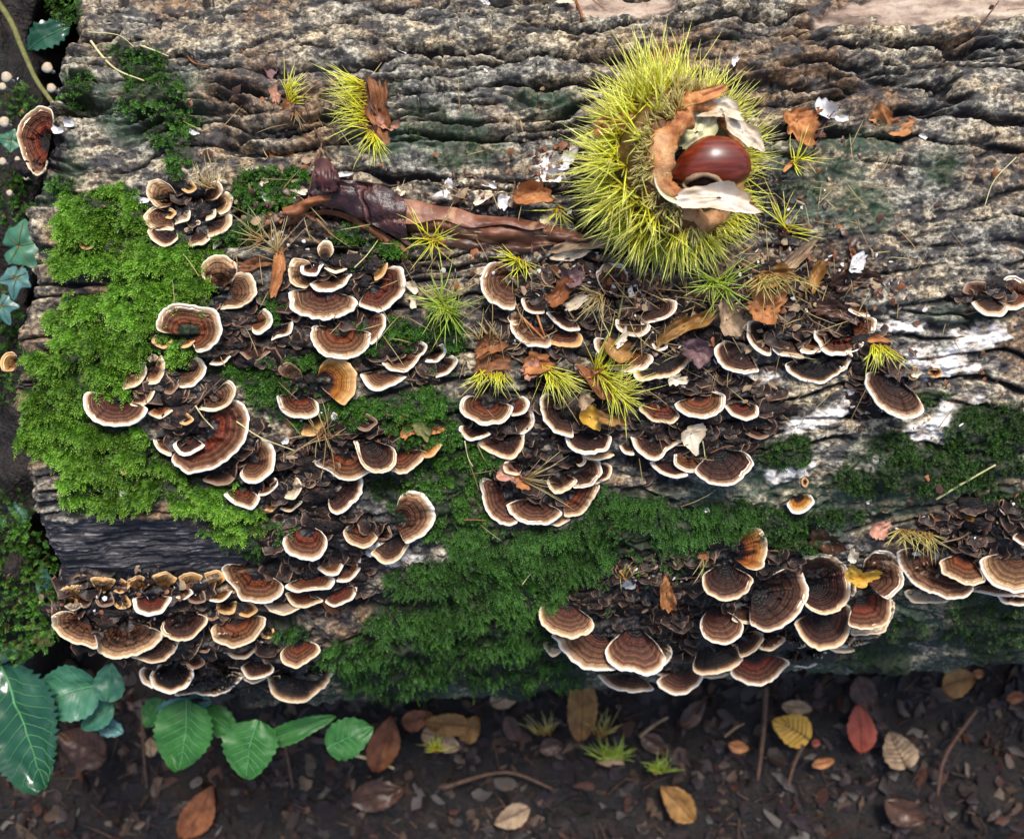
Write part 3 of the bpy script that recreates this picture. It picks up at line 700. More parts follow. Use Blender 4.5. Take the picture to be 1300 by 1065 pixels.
cap(c, '1082,806 1098,807 1120,802 1133,784 1134,764', (1092,778), 'pale', dz=-4)
cap(c, '1086,821 1105,815 1121,803', (1082,798), 'pale', dz=-12)
cap(c, '1064,820 1076,821 1087,811', (1072,804), 'tan', rim='white', dz=-2); cap(c, '1054,825 1068,829 1084,826', (1068,812), 'pale', dz=-10)
cap(c, '942,834 955,829 968,817 969,806 962,802', (936,808), 'dark', rim='cream', dz=4)
cap(c, '966,824 982,824 996,812', (972,800), 'dark', rim='cream', dz=2); cap(c, '995,814 1008,821 1022,820', (1006,799), 'dark', rim='cream')
cap(c, '928,854 942,864 959,869 978,866 993,853 1003,843', (956,828), 'rust', rim='white', dz=-6, what='broad rusty-banded bottom bracket')
cap(c, '1000,844 1018,848 1035,843 1050,828', (1016,820), 'dark', rim='white', dz=-6)
cap(c, '890,859 905,861 925,855', (905,846), 'pale', dz=-6); cap(c, '1080,733 1087,747 1084,757', (1070,745), 'tan', dz=4)
c = 'right edge lower group'
cap(c, '1139,703 1145,724 1165,742 1189,754 1212,757 1234,751', (1202,698), 'tan', rim='white', what='very large banded bracket')
cap(c, '1193,716 1198,728 1212,733 1234,743 1250,738', (1226,702), 'rust', rim='cream', dz=8)
cap(c, '1245,714 1254,734 1276,749 1300,750 1322,740', (1291,700), 'tan', rim='white', dz=6, what='large tan bracket')
cap(c, '1265,756 1277,766 1301,769 1322,765', (1291,740), 'rust', rim='white', dz=-8)
cap(c, '1234,750 1262,755 1301,758 1318,756', (1275,735), 'tan', rim='white', dz=-3)
cap(c, '1148,753 1158,764 1180,767 1199,765 1214,757', (1182,746), 'pale', dz=-14, what='pale underside bracket')
cap(c, '1287,684 1297,692 1312,693', (1302,670), 'dark')
c = 'left end of the log'
cap(c, '63,138 48,134 29,151 23,172 28,198 38,216 49,223', (64,180), 'rust', rim='cream', label='dark red-brown bracket jutting from the top left end of the log')
cap(c, '15,447 5,450 1,460 4,470 15,471', (22,460), 'fawn', label='small fawn bracket on the left end, level with the big moss patch')
button(c, 110, 309, 9, 'fawn', 5, label='small brown cup standing alone in the bright left moss')
button(c, 157, 597, 5, 'orange', 4, label='tiny orange cap at the lower edge of the left moss')
c = 'white bark right'
button(c, 1160, 474, 8, 'orange', 2, label='left of two small orange caps on the white bark at the right')
button(c, 1187, 473, 8, 'orange', 2, label='right of two small orange caps on the white bark at the right')
button(c, 1022, 612, 5, 'orange', 2, label='tiny orange cap just above the single orange bracket')

# labels: what it looks like, and where it stands among its own group
COL = dict(dark='dark brown', black='black', rust='rusty brown', tan='tan-banded', orange='orange', brown='plain brown', fawn='fawn', pale='pale')
ORD = ['leftmost', 'second from left', 'third from left', 'fourth from left', 'fifth from left', 'sixth from left', 'seventh from left', 'eighth from left', 'ninth from left',
       'tenth from left', 'eleventh from left', 'twelfth from left', 'thirteenth from left']
SHORT = {}
for cl in dict.fromkeys(d['cl'] for d in CAPS):
    mem = [d for d in CAPS if d['cl'] == cl]
    for d in mem: d['o']['category'] = 'bracket fungus'; d['o']['group'] = 'bracket fungi on the log'
    mem = [d for d in mem if not d['label']]
    if not mem: continue
    mem.sort(key=lambda d: d['y']); n = len(mem); rows = max(1, min(3, round(n / 4)))
    names = {1: [''], 2: [', upper row', ', lower row'], 3: [', upper row', ', middle row', ', lower row']}[rows]
    for r in range(rows):
        part = sorted(mem[r * n // rows:(r + 1) * n // rows], key=lambda d: d['x'])
        for i, d in enumerate(part):
            size = 'tiny' if d['arc'] < 26 else 'small' if d['arc'] < 50 else ''
            base = d['what'] if d['what'] and d['what'] not in ('button', 'fan') else (size + ' ' + COL[d['style']] + (' knob' if d['what'] == 'button' else ' bracket')).strip()
            pos = 'rightmost' if i == len(part) - 1 and i > 0 else ORD[i]
            if len(part) == 1: pos = 'alone' if rows > 1 else ''
            d['label'] = (base + (', ' + pos + names[r] if pos else '') + ', ' + cl)
for d in CAPS: d['o']['label'] = d['label']

# ------------------------------------------------------------------ spines (chestnut husk needles)
def spines(P, D, Ln, r=1.0, bend=None):
    """P, D (N,3), Ln (N): tapered three-sided needles; returns verts, faces and a 0..1 value along each"""
    N = len(P); D = D / (np.linalg.norm(D, axis=1)[:, None] + 1e-9)
    up = np.tile([0., 0, 1.], (N, 1)); up[np.abs(D[:, 2]) > .9] = [1., 0, 0]
    A = np.cross(D, up); A /= np.linalg.norm(A, axis=1)[:, None]; B = np.cross(D, A)
    if bend is None: bend = (rng.random((N, 3)) - .5) * .35
    r = np.broadcast_to(r, (N,)); th = np.array([0, 2.094, 4.189]); V = []
    for u, k in ((0, 1.0), (.4, .8), (.75, .5)):
        cc = P + D * Ln[:, None] * u + bend * Ln[:, None] * u * u
        V.append(cc[:, None] + (r * k)[:, None, None] * (A[:, None] * np.cos(th)[None, :, None] + B[:, None] * np.sin(th)[None, :, None]))
    tip = P + D * Ln[:, None] + bend * Ln[:, None]
    V = np.concatenate(V + [tip[:, None]], 1)       # N,10,3
    b = (np.arange(N) * 10)[:, None]; q = []; tr = []
    for k in (0, 3):
        for i in range(3): q.append(b + np.array([k + i, k + (i + 1) % 3, k + 3 + (i + 1) % 3, k + 3 + i]))
    for i in range(3): tr.append(b + np.array([6 + i, 6 + (i + 1) % 3, 9]))
    t = np.tile(np.array([0] * 3 + [.4] * 3 + [.75] * 3 + [1.]), N); rv = np.repeat(rng.random(N), 10)
    return V.reshape(-1, 3), [np.concatenate(q), np.concatenate(tr)], t, rv
def spine_mat(name, base, mid, tip, trans=.25):
    t = NT(name); a = t.attr('t'); r = t.attr('rv')
    c = t.ramp(a, [(0, base), (.35, mid), (1, tip)])
    h = t.n('ShaderNodeHueSaturation'); t.l(c, h.inputs['Color']); t.l(t.math('ADD', .65, t.math('MULTIPLY', r, .6)), h.inputs['Value'])
    t.l(t.math('ADD', .485, t.math('MULTIPLY', r, .03)), h.inputs['Hue'])
    m = t.fin(h.outputs[0], .5, .35); t.translucent(h.outputs[0], trans); return m
SP = {'fresh': spine_mat('spine_fresh', (.50, .36, .02), (.86, .84, .05), (.95, .94, .34)),
      'green': spine_mat('spine_green', (.28, .36, .03), (.45, .60, .06), (.66, .78, .22)),
      'dry': spine_mat('spine_dry', (.30, .15, .03), (.58, .46, .12), (.72, .66, .30)),
      'straw': spine_mat('spine_straw', (.28, .15, .05), (.52, .38, .16), (.66, .58, .34))}
HUSK = {'brown': var_mat('husk_brown', (.05, .018, .008), (.33, .13, .05), 150, .6, .3, .8),
        'orange': var_mat('husk_orange', (.16, .045, .012), (.56, .25, .09), 130, .55, .3, 1.0),
        'dark': var_mat('husk_dark', (.03, .014, .010), (.12, .05, .03), 300, .5, .3, .8),
        'pink': var_mat('husk_pink', (.30, .12, .08), (.58, .32, .22), 300, .5, .3, .6),
        'purple': var_mat('leaf_purple', (.06, .03, .035), (.26, .15, .15), 200, .5, .4, .5, trans=.15),
        'cream': var_mat('husk_cream', (.36, .24, .12), (.78, .72, .60), 110, .7, .3, .8),
        'lip': var_mat('husk_lip', (.48, .26, .10), (.84, .78, .68), 70, .6, .3, .8),
        'vein': var_mat('leaf_vein', (.06, .22, .08), (.10, .28, .12), 300, .5, .3, .2),
        'redbrown': var_mat('leaf_redbrown', (.02, .008, .010), (.11, .028, .024), 100, .42, .45, .8),
        'silk': var_mat('husk_silk', (.40, .38, .12), (.80, .76, .58), 90, .4, .5, .6),
        'white': var_mat('chip_white', (.42, .40, .38), (.80, .79, .79), 300, .8, .2, .6),
        'yellow': var_mat('leaf_yellow', (.55, .30, .03), (.72, .46, .08), 160, .5, .4, .4, trans=.2),
        'ochre': var_mat('leaf_ochre', (.13, .055, .015), (.44, .23, .06), 110, .5, .4, .4, trans=.15),
        'tan': var_mat('leaf_tan', (.14, .085, .05), (.50, .36, .22), 130, .6, .35, .6, trans=.1),
        'red': var_mat('leaf_red', (.24, .04, .02), (.42, .09, .05), 160, .45, .5, .4, trans=.15),
        'rust': var_mat('leaf_rust', (.09, .028, .012), (.36, .13, .045), 120, .5, .4, .5, trans=.15),
        'leafbrown': var_mat('leaf_brown', (.018, .009, .006), (.10, .042, .022), 110, .4, .45, .8),
        'soilbrown': var_mat('litter_brown', (.006, .004, .003), (.026, .013, .009), 120, .5, .4, .6),
        'soilpurple': var_mat('litter_purple', (.008, .005, .005), (.036, .021, .022), 160, .5, .4, .6),
        'soiltan': var_mat('litter_tan', (.02, .012, .008), (.11, .068, .04), 100, .5, .4, .6),
        'soilrust': var_mat('litter_rust', (.012, .005, .003), (.08, .026, .01), 160, .5, .4, .6),
        'green': var_mat('leaf_green', (.025, .11, .02), (.05, .19, .04), 120, .45, .45, .35, trans=.2),
        'ivy': var_mat('leaf_ivy', (.03, .12, .07), (.06, .20, .12), 120, .4, .5, .35, trans=.1),
        'teal': var_mat('leaf_teal', (.04, .13, .12), (.09, .22, .22), 120, .35, .5, .35, trans=.05),
        'glossy': var_mat('leaf_glossy', (.008, .05, .025), (.02, .085, .045), 60, .22, .6, .5),
        'twig': var_mat('twig_bark', (.05, .028, .018), (.16, .09, .06), 500, .6, .3, .6),
        'grass': var_mat('dry_grass', (.40, .36, .14), (.66, .62, .34), 300, .6, .3, .2),
        'greenstem': var_mat('stem_green', (.10, .10, .03), (.2, .2, .07), 300, .6, .3, .3)}

def surf_pt(px, py, lift=0):
    p, n, ok = hit(px, py)
    if not ok[0]: return None
    q = at(px, py, p[0, 2] + lift); return np.asarray(q, float).reshape(3), n[0]

# ------------------------------------------------------------------ scraps: torn curved pieces of leaf, husk and wood
def shard_mesh(c, L, Wd, ang, seed, curl=.35, tilt=0.0, thick=1.2, ragged=.22, nu=12, nv=7):
    nt, nr = (30, 6) if max(L, Wd) < 40 else (56, 10)
    th = np.linspace(0, 2 * np.pi, nt + 1)[:-1][None]; k = (np.linspace(0.03, 1, nr) ** .8)[:, None]
    ct, st_ = np.cos(th), np.sin(th); sh = 1 / (np.abs(ct) ** 2.6 + np.abs(st_) ** 2.6) ** (1 / 2.6)      # squarish
    rr = sh * (1 + (fbm(ct * 1.1 + seed * 1.7 + 40, st_ * 1.1 + 40, 2, seed) - .5) * ragged * 4.5 + (fbm(ct * 4 + seed + 40, st_ * 4 + 40, 3, seed + 7) - .5) * ragged * 2.6)
    rr = np.clip(rr, .35, 1.5); x = k * rr * ct * L / 2; y = k * rr * st_ * Wd / 2
    un = x / (L / 2); vn_ = y / (Wd / 2)
    y = y + .18 * Wd * np.sin(un * 2 + seed)
    z = curl * Wd * (vn_ ** 2 + .35 * un ** 2 - .4) + (fbm(un * 1.5 + seed + 20, vn_ * 1.5 + 20, 2, seed + 3) - .5) * Wd * .55 + (fbm(un * 5 + seed + 20, vn_ * 4 + 20, 2, seed + 4) - .5) * Wd * .22 + tilt * y
    a = math.radians(ang); X = x * math.cos(a) - y * math.sin(a); Y = x * math.sin(a) + y * math.cos(a)
    top = np.stack([X, Y, z], -1).reshape(-1, 3); bot = top - [0, 0, thick]
    V = np.vstack([top, bot]) + c; n = nt * nr; f1 = gridf(nr, nt, 0, True); f2 = f1[:, ::-1] + n
    e = (nr - 1) * nt + np.arange(nt); e2 = np.roll(e, -1); sd_ = np.stack([e, e2, e2 + n, e + n], -1)
    cp = np.arange(nt)[None, ::-1]
    return V, [f1, f2, sd_]
_sh = [0]
def shard(name, px, py, L, Wd, ang, lift, mat, label, cat, group=None, z=None, curl=.35, tilt=0, ragged=.22):
    _sh[0] += 1
    if z is None:
        r = surf_pt(px, py, lift)
        if r is None: return None
        c = r[0]; n = r[1]
    else: c = at(px, py, z).reshape(3); n = np.array([0, 0, 1.])
    f = (CAMH - c[2]) / CAMH
    V, F = shard_mesh(np.zeros(3), L * f, Wd * f, ang, _sh[0], curl, tilt, ragged=ragged)
    V[:, 2] -= (V[:, 0] * n[0] + V[:, 1] * n[1]) / max(n[2], .5) * .8        # lie along the surface
    o = obj(name, V + c, F, HUSK[mat], loc=c); tag(o, label, cat, group); return o

# ------------------------------------------------------------------ the open chestnut husk with its nut
def build_husk():
    base, n = surf_pt(852, 219, 0)
    C = base + [0, 0, 40]
    D = np.array([.62, -.08, .78]); D /= np.linalg.norm(D)
    U = np.cross([0, 1., 0], D); U /= np.linalg.norm(U); Vv = np.cross(D, U)      # U ~ +x, Vv ~ +y
    Rr = np.array([92., 88., 62.])
    root = empty('chestnut_husk', base); tag(root, 'large split chestnut husk bristling with yellow-green spines, lying open on the log', 'chestnut husk')
    def pt(phi, th, k):   # th = angle away from the opening axis
        d = U * (np.sin(th) * np.cos(phi))[..., None] * Rr[0] + Vv * (np.sin(th) * np.sin(phi))[..., None] * Rr[1] + D * (np.cos(th))[..., None] * Rr[2]
        return C + d * np.asarray(k)[..., None]
    ph = np.linspace(0, 2 * np.pi, 97)[:-1]
    lip = .88 + .12 * np.cos(ph - 2.9) * -1 + (fbm(np.cos(ph) * 2 + 5, np.sin(ph) * 2 + 5, 4, 301) - .5) * .36     # edge of the opening, radians from the axis
    th = np.linspace(0, 1, 26)[:, None]; TH = lip[None] + (2.75 - lip[None]) * th; PH = ph[None] + 0 * th
    k = 1 + (fbm(PH * 3, TH * 3, 3, 303) - .5) * .10
    outer = pt(PH, TH, k)
    t = NT('husk_skin'); a = t.attr('t'); nn = t.noise(300, 4, .7)
    cc = t.ramp(a, [(0, (.30, .12, .03)), (.10, (.16, .06, .02)), (.22, (.15, .08, .015)), (.5, (.13, .11, .02)), (1, (.08, .06, .015))]); cc = t.mix(t.ramp(nn, [(.45, .7), (.6, 0.)]), cc, (.08, .03, .012))
    t.bump(nn, .8, .001); skin = t.fin(cc, .6, .3)
    obj('husk_wall', outer.reshape(-1, 3), gridf(26, 96, 0, True), skin, parent=root, attrs={'t': np.repeat(th.ravel(), 96)})
    # torn leathery collar between the outer skin and the silky lining
    lobe = (fbm(np.cos(ph) * 1.6 + 9, np.sin(ph) * 1.6 + 9, 3, 311) - .5)
    rows = []
    for q, (dt, kk) in enumerate([(.22, .99), (.12, 1.04), (.04, 1.07), (-.03, 1.06), (-.09, 1.02), (-.12, .95), (-.09, .89), (-.03, .84)]):
        wv = (fbm(np.cos(ph) * 7 + q, np.sin(ph) * 7, 3, 320 + q // 3) - .5)
        rows.append(pt(ph, lip + dt * (1 + lobe * 1.6) + wv * .10, kk + wv * .12 + 0 * ph))
    collar = np.stack(rows); t = NT('husk_collar'); a = t.attr('t'); nn = t.noise(170, 5, .7); n2 = t.noise(60, 3, .5)
    cc = t.ramp(nn, [(.3, (.12, .035, .012)), (.45, (.34, .12, .035)), (.6, (.52, .25, .09)), (.75, (.70, .50, .30))]); cc = t.mix(t.ramp(n2, [(.52, 0.), (.66, .8)]), cc, (.62, .36, .18)); t.bump(nn, 1., .0012)
    obj('husk_collar', collar.reshape(-1, 3), gridf(8, 96, 0, True), t.fin(cc, .6, .3), parent=root, attrs={'t': np.repeat(np.linspace(0, 1, 8), 96)})
    # silky lining
    th = np.linspace(0, 1, 22)[:, None]; TH = (lip - .04)[None] + (3.1 - lip[None] + .04) * th; PH = ph[None] + 0 * th
    kk = .85 - .17 * th ** .6 + (fbm(PH * 4, TH * 2, 3, 331) - .5) * .07
    lin = pt(PH, TH, kk)
    t = NT('husk_lining'); nn = t.noise(45, 3, .5); n2 = t.noise(600, 4, .7, t.co(1, .3, 1))
    cc = t.ramp(nn, [(.3, (.30, .34, .12)), (.42, (.55, .54, .32)), (.50, (.84, .82, .74)), (.60, (.84, .66, .14)), (.72, (.80, .72, .58))]); cc = t.mix(t.ramp(n2, [(.4, .35), (.6, 0.)]), cc, (.50, .42, .26)); t.bump(n2, .6, .0007)
    obj('silky_lining', lin.reshape(-1, 3), gridf(22, 96, 0, True), t.fin(cc, .45, .5), parent=root)
    # spines: bundles that share a foot and splay
    def bundles(n, lo, hi, mat, name, ln):
        P = []; Dd = []; LL = []
        for i in range(n):
            p_ = rng.random() * 2 * np.pi; lp = np.interp(p_, ph, lip)
            t_ = lp + .10 + (lo + (hi - lo) * rng.random() ** .8) * 1.75
            if t_ > 2.75: continue
            b = pt(np.array([p_]), np.array([t_]), np.array([.98]))[0]
            if b[2] < base[2] - 8: continue
            nd = b - C; nd = nd / Rr.mean(); nd = nd / np.linalg.norm(nd); nd = nd - D * (.05 + .35 * (t_ < lp + .35))
            gl = .62 + .85 * float(fbm(p_ * 1.9 + 3, t_ * 2.4, 2, 351)) if ln > 30 else 1.
            if ln > 30 and float(fbm(p_ * 3.1 + 9, t_ * 4.1, 2, 353)) < .30: continue
            for q in range(rng.integers(6, 13)):
                d = nd + rng.normal(0, .46, 3); d[2] = max(d[2], -.15)
                P.append(b + rng.normal(0, 1.2, 3)); Dd.append(d); LL.append(ln * gl * (.45 + .9 * rng.random() ** 1.2))
        V, F, t_, rv = spines(np.array(P), np.array(Dd), np.array(LL), 1.2)
        o = obj(name, V, F, SP[mat], parent=root, attrs={'t': t_, 'rv': rv}); o['kind'] = 'stuff'
    bundles(300, .14, 1.0, 'fresh', 'spines', 49)
    bundles(120, .0, .16, 'dry', 'short_spines', 20)
    P = []; Dd = []; LL = []
    for i in range(95):                      # looser spines below and right of the opening
        p_ = math.radians(rng.uniform(-100, 70)); t_ = float(np.interp(p_ % (2 * np.pi), ph, lip)) + rng.uniform(.12, .75); b = pt(np.array([p_]), np.array([t_]), np.array([.98]))[0]; nd = b - C; nd /= np.linalg.norm(nd)
        for q in range(rng.integers(4, 8)):
            d = nd + rng.normal(0, .40, 3); d[2] = abs(d[2]) * .8 + .02; P.append(b + rng.normal(0, 1.5, 3)); Dd.append(d); LL.append(46 * (.5 + .8 * rng.random()))
    V, F, t_, rv = spines(np.array(P), np.array(Dd), np.array(LL), .9); o = obj('spines', V, F, SP['fresh'], parent=root, attrs={'t': t_, 'rv': rv}); o['kind'] = 'stuff'
    # torn flaps
    def flap(poly_c, L, Wd, ang, z, mat, nm, curl, tilt=0, lab=None):
        c = at(poly_c[0], poly_c[1], z).reshape(3); _sh[0] += 1
        V, F = shard_mesh(np.zeros(3), L, Wd, ang, _sh[0], curl, tilt, 2.0, .15, 22, 11)
        o = obj(nm, V + c, F, HUSK[mat], parent=root)
        if lab: o['label'] = lab
    zt = C[2]
    flap((812, 188), 62, 24, 74, zt + 44, 'brown', 'husk_flap', .25, .3, 'leathery brown flap')
    flap((843, 200), 30, 18, 50, zt + 58, 'orange', 'husk_flap', .35, -.3, 'curled orange flap')
    flap((780, 157), 50, 22, 28, zt + 55, 'orange', 'husk_flap', .2, .1, 'pointed brown flap')
    flap((868, 126), 96, 16, 16, zt + 46, 'orange', 'husk_flap', .35, -.3, 'long orange-brown upper rim')
    flap((880, 164), 58, 34, 34, zt + 34, 'silk', 'silky_inner', .15, -.1, 'yellow-green silky inner face')
    flap((944, 168), 56, 22, -58, zt + 34, 'cream', 'husk_flap', .25, -.2, 'pale torn upper flap')
    flap((915, 142), 54, 22, -12, zt + 38, 'cream', 'husk_flap', .25, -.2, 'silvery pale flap')
    flap((912, 257), 92, 26, -4, zt + 62, 'lip', 'husk_flap', .22, .15, 'cream torn lower lip')
    flap((938, 262), 40, 16, 12, zt + 50, 'orange', 'husk_flap', .2, .2, 'orange lower edge')
    # green-grey inner valve left of the nut, a curled shell
    u = np.linspace(0, 1, 16)[:, None]; v = np.linspace(0, 1, 12)[None]
    aa = np.radians(112 + 150 * u); rr = 12 + 19 * v
    px = 866 + rr * np.cos(aa) * 1.15; py = 224 - rr * np.sin(aa) * 1.15
    zz = zt + 40 + 34 * v ** 1.4 + 0 * u
    t = NT('inner_valve'); nn = t.noise(220, 4, .6); a = t.attr('t')
    cc = t.ramp(a, [(0, (.05, .05, .015)), (.5, (.22, .26, .12)), (.85, (.45, .48, .30)), (1, (.78, .72, .58))]); t.bump(nn, .4, .0006)
    w = at(px, py, zz); obj('inner_valve', w.reshape(-1, 3), gridf(16, 12), t.fin(cc, .5, .4), parent=root, attrs={'t': (v + 0 * u).ravel()})
    # the nut: a top-level thing of its own
    nc = at(903, 211, zt + 32).reshape(3)
    a1 = np.linspace(0, np.pi, 40)[:, None]; a2 = np.linspace(0, 2 * np.pi, 49)[:-1][None]
    x = np.cos(a1) + 0 * a2; r = np.sin(a1) ** .86
    x = np.where(x < 0, x * 1.0, x)
    xx = -x * 46; prof = r * (1 - .30 * np.clip(x, 0, 1) ** 1.5)
    yy = prof * np.cos(a2) * 31; zz = prof * np.sin(a2) * 27
    tip = np.clip((x - .86) / .14, 0, 1) ** 2; xx = xx - tip * 10; yy = yy * (1 - .35 * tip); zz = zz * (1 - .35 * tip)
    b = math.radians(8); X = xx * math.cos(b) - yy * math.sin(b); Y = xx * math.sin(b) + yy * math.cos(b) + .0032 * -(xx + 0) ** 2 + 3
    NV = np.stack([X, Y, zz + 0 * X], -1) * [.98, 1, 1]
    t = NT('chestnut_shell'); st = t.noise(150, 5, .65, t.co(.22, 3, 2)); big = t.noise(40, 2, .5)
    cc = t.ramp(st, [(.34, (.045, .006, .003)), (.5, (.13, .016, .004)), (.66, (.24, .035, .008))]); cc = t.mix(t.ramp(big, [(.4, 0.), (.7, .6)]), cc, (.06, .008, .004))
    t.bump(st, .04, .0004); t.b.inputs['Coat Weight'].default_value = .35; t.b.inputs['Coat Roughness'].default_value = .30
    nut = obj('chestnut', (NV + nc).reshape(-1, 3), gridf(40, 48, 0, True), t.fin(cc, .33, .5), loc=nc)
    tag(nut, 'glossy red-brown chestnut with a torn hole, sitting in the open spiny husk', 'chestnut')
    # torn hole at its lower edge: dark hollow with a curled tan rim
    ph2 = np.linspace(0, 2 * np.pi, 41)[:-1]
    hx = 893 + 23 * np.cos(ph2) + (fbm(np.cos(ph2) * 3 + 9, np.sin(ph2) * 3 + 9, 2, 371) - .5) * 7; hy = 233 - 11 * np.sin(ph2) + 3 * np.cos(ph2) ** 2
    # height of the nut's skin under those pixels
    def nutz(px, py, it=3):
        z = np.full(np.shape(px), nc[2] + 20.)
        for _ in range(it):
            q = at(px, py, z) - nc; e = 1 - (q[..., 0] / 47) ** 2 - ((q[..., 1] - 1) / 32) ** 2; z = nc[2] + 27 * np.sqrt(np.clip(e, .05, 1))
        return z
    rings = []
    for k in (1.0, .8, .5, .05):
        px = 893 + (hx - 893) * k; py = 234 + (hy - 234) * k; rings.append(at(px, py, nutz(px, py) + 1.4 - 0 * k))
    obj('hole', np.stack(rings).reshape(-1, 3), gridf(4, 40, 0, True), var_mat('nut_hollow', (.012, .007, .006), (.05, .025, .02), 400, .8, .1, .5), parent=nut)
    pth = at(hx, hy, nutz(hx, hy) + 2.5); pth = np.vstack([pth, pth[:1]])
    v_, f_ = tube(pth, 1.8 + fbm(np.linspace(0, 9, 41), np.zeros(41), 2, 5) * 2.0, 6); obj('torn_edge', v_, f_, HUSK['tan'], parent=nut)
    return C
HUSK_C = build_husk()

# ------------------------------------------------------------------ broken-off tufts of husk
def tuft(cx, cy, line, direc, spread, n, ln, mat, lift, label, bodies=(), r=.85, z=None, upmax=55):
    """bodies: (px, py, L, W, angle, colour) leathery scraps the needles grow from"""
    if z is None:
        q = surf_pt(cx, cy, lift)
        if q is None: return
        c = q[0]
    else: c = at(cx, cy, z).reshape(3)
    f = (CAMH - c[2]) / CAMH
    root = empty('husk_fragment', c); tag(root, label, 'husk fragment', 'broken pieces of spiny chestnut husk')
    t_ = rng.random(n); a0 = np.array(line[0], float); a1 = np.array(line[1], float)
    base = a0 + (a1 - a0) * t_[:, None] + rng.normal(0, 1.6, (n, 2))
    P = at(base[:, 0], base[:, 1], c[2] + rng.normal(0, 1.5, n))
    an = np.radians(direc + (rng.random(n) - .5) * spread); el_ = np.radians(rng.random(n) ** 1.3 * upmax - 6)
    D = np.stack([np.cos(an) * np.cos(el_), np.sin(an) * np.cos(el_), np.sin(el_)], -1)
    V, F, t, rv = spines(P, D, ln * f * (.55 + .85 * rng.random(n)), r * f, (rng.random((n, 3)) - .5) * .5)
    o = obj('spines', V, F, SP[mat], parent=root, attrs={'t': t, 'rv': rv}); o['kind'] = 'stuff'
    V, F, t, rv = spines(P, -D * [1, 1, .2], np.full(n, 5. * f), 1.0 * f)
    if not bodies: bodies = [((line[0][0] + line[1][0]) / 2, (line[0][1] + line[1][1]) / 2, 11, 7, direc + 90, 'brown')]
    for (bx, by, L, Wd, ang, m) in bodies:
        _sh[0] += 1; cc = at(bx, by, c[2] - 1).reshape(3); V, F = shard_mesh(np.zeros(3), L * f, Wd * f, ang, _sh[0], .3, 0, 1.5, .3, 14, 8)
        obj('husk_skin', V + cc, F, HUSK[m], parent=root)
T = tuft
T(468, 140, ((462, 104), (468, 165)), 178, 80, 110, 48, 'fresh', 18, 'largest broken husk piece, brown with long yellow spines, on bark at upper left', [(482, 138, 66, 24, -75, 'brown'), (470, 128, 44, 12, -80, 'dark'), (492, 158, 26, 20, -60, 'pink')])
T(468, 168, ((470, 165), (478, 178)), 275, 100, 40, 40, 'fresh', 14, 'downward-splayed spines at the foot of the largest broken husk piece', [(472, 168, 18, 9, 60, 'dark')])
T(368, 118, ((362, 110), (370, 132)), 45, 110, 44, 28, 'fresh', 10, 'small spiny husk scrap just left of the largest broken piece', [(352, 124, 26, 14, 80, 'pink'), (370, 132, 24, 12, 80, 'brown')])
T(376, 150, ((374, 140), (378, 150)), 285, 50, 8, 26, 'straw', 6, 'thin straw-coloured spines trailing below the small husk scrap')
T(548, 300, ((540, 300), (556, 306)), 90, 360, 34, 42, 'fresh', 26, 'star of yellow spines in front of the curled brown leaf', [(556, 306, 14, 9, 0, 'orange')])
T(565, 388, ((556, 376), (574, 402)), 90, 360, 95, 38, 'green', 20, 'dense bright green ball of spines left of centre')
T(655, 330, ((648, 326), (668, 334)), 250, 220, 40, 32, 'fresh', 16, 'yellow spines at the end of the curled brown leaf')
T(600, 478, ((606, 470), (640, 474)), 262, 110, 55, 34, 'fresh', 26, 'pale spines hanging above the smiling crescent bracket', [(625, 462, 42, 22, 10, 'brown')])
T(690, 478, ((690, 465), (712, 478)), 300, 110, 80, 42, 'fresh', 30, 'yellow spines under a red-brown scrap, middle of the picture', [(684, 462, 40, 26, 20, 'orange'), (672, 470, 26, 20, 60, 'pink')])
T(775, 490, ((755, 470), (790, 505)), 350, 170, 130, 42, 'fresh', 30, 'broad brush of spines on a red-brown husk strip right of centre', [(765, 488, 66, 17, -42, 'brown'), (748, 470, 34, 14, -30, 'orange')])
T(757, 462, ((752, 468), (764, 472)), 90, 60, 12, 52, 'fresh', 30, 'few long upright spines behind the broad brush of spines')
T(912, 358, ((900, 352), (922, 366)), 90, 360, 60, 50, 'green', 34, 'green star of spines just below the chestnut husk')
T(975, 355, ((955, 350), (1015, 350)), 270, 140, 60, 36, 'dry', 30, 'orange-yellow spines over leaf scraps below right of the chestnut husk', [(985, 352, 60, 24, 12, 'ochre')])
T(1006, 205, ((1004, 202), (1010, 210)), 20, 220, 16, 40, 'fresh', 8, 'sparse star of spines between husk and orange scrap', [(1001, 211, 18, 6, 50, 'orange')])
T(1000, 290, ((990, 280), (1006, 300)), 60, 200, 22, 42, 'fresh', 12, 'loose spines at the right foot of the chestnut husk')
T(352, 320, ((348, 316), (356, 324)), 105, 130, 18, 38, 'straw', 12, 'straw-coloured spines on an orange-brown husk strip beside the tall stack', [(354, 345, 50, 12, 82, 'orange'), (322, 335, 40, 14, 5, 'brown')])
T(622, 432, ((606, 430), (636, 432)), 92, 100, 22, 28, 'straw', 14, 'faded spines standing on a brown scrap between the stacks', [(616, 442, 42, 20, 12, 'brown')])
T(1118, 440, ((1108, 436), (1124, 440)), 275, 90, 44, 34, 'fresh', 16, 'fan of yellow spines above the single dark tongue bracket', [(1116, 430, 22, 9, 0, 'orange')])
T(1160, 680, ((1140, 672), (1186, 678)), 265, 150, 60, 30, 'dry', 18, 'spiny scrap with a square brown end at the right edge group', [(1120, 673, 30, 22, 70, 'pink'), (1228, 646, 34, 20, 20, 'ochre'), (1180, 660, 40, 9, 10, 'brown')])
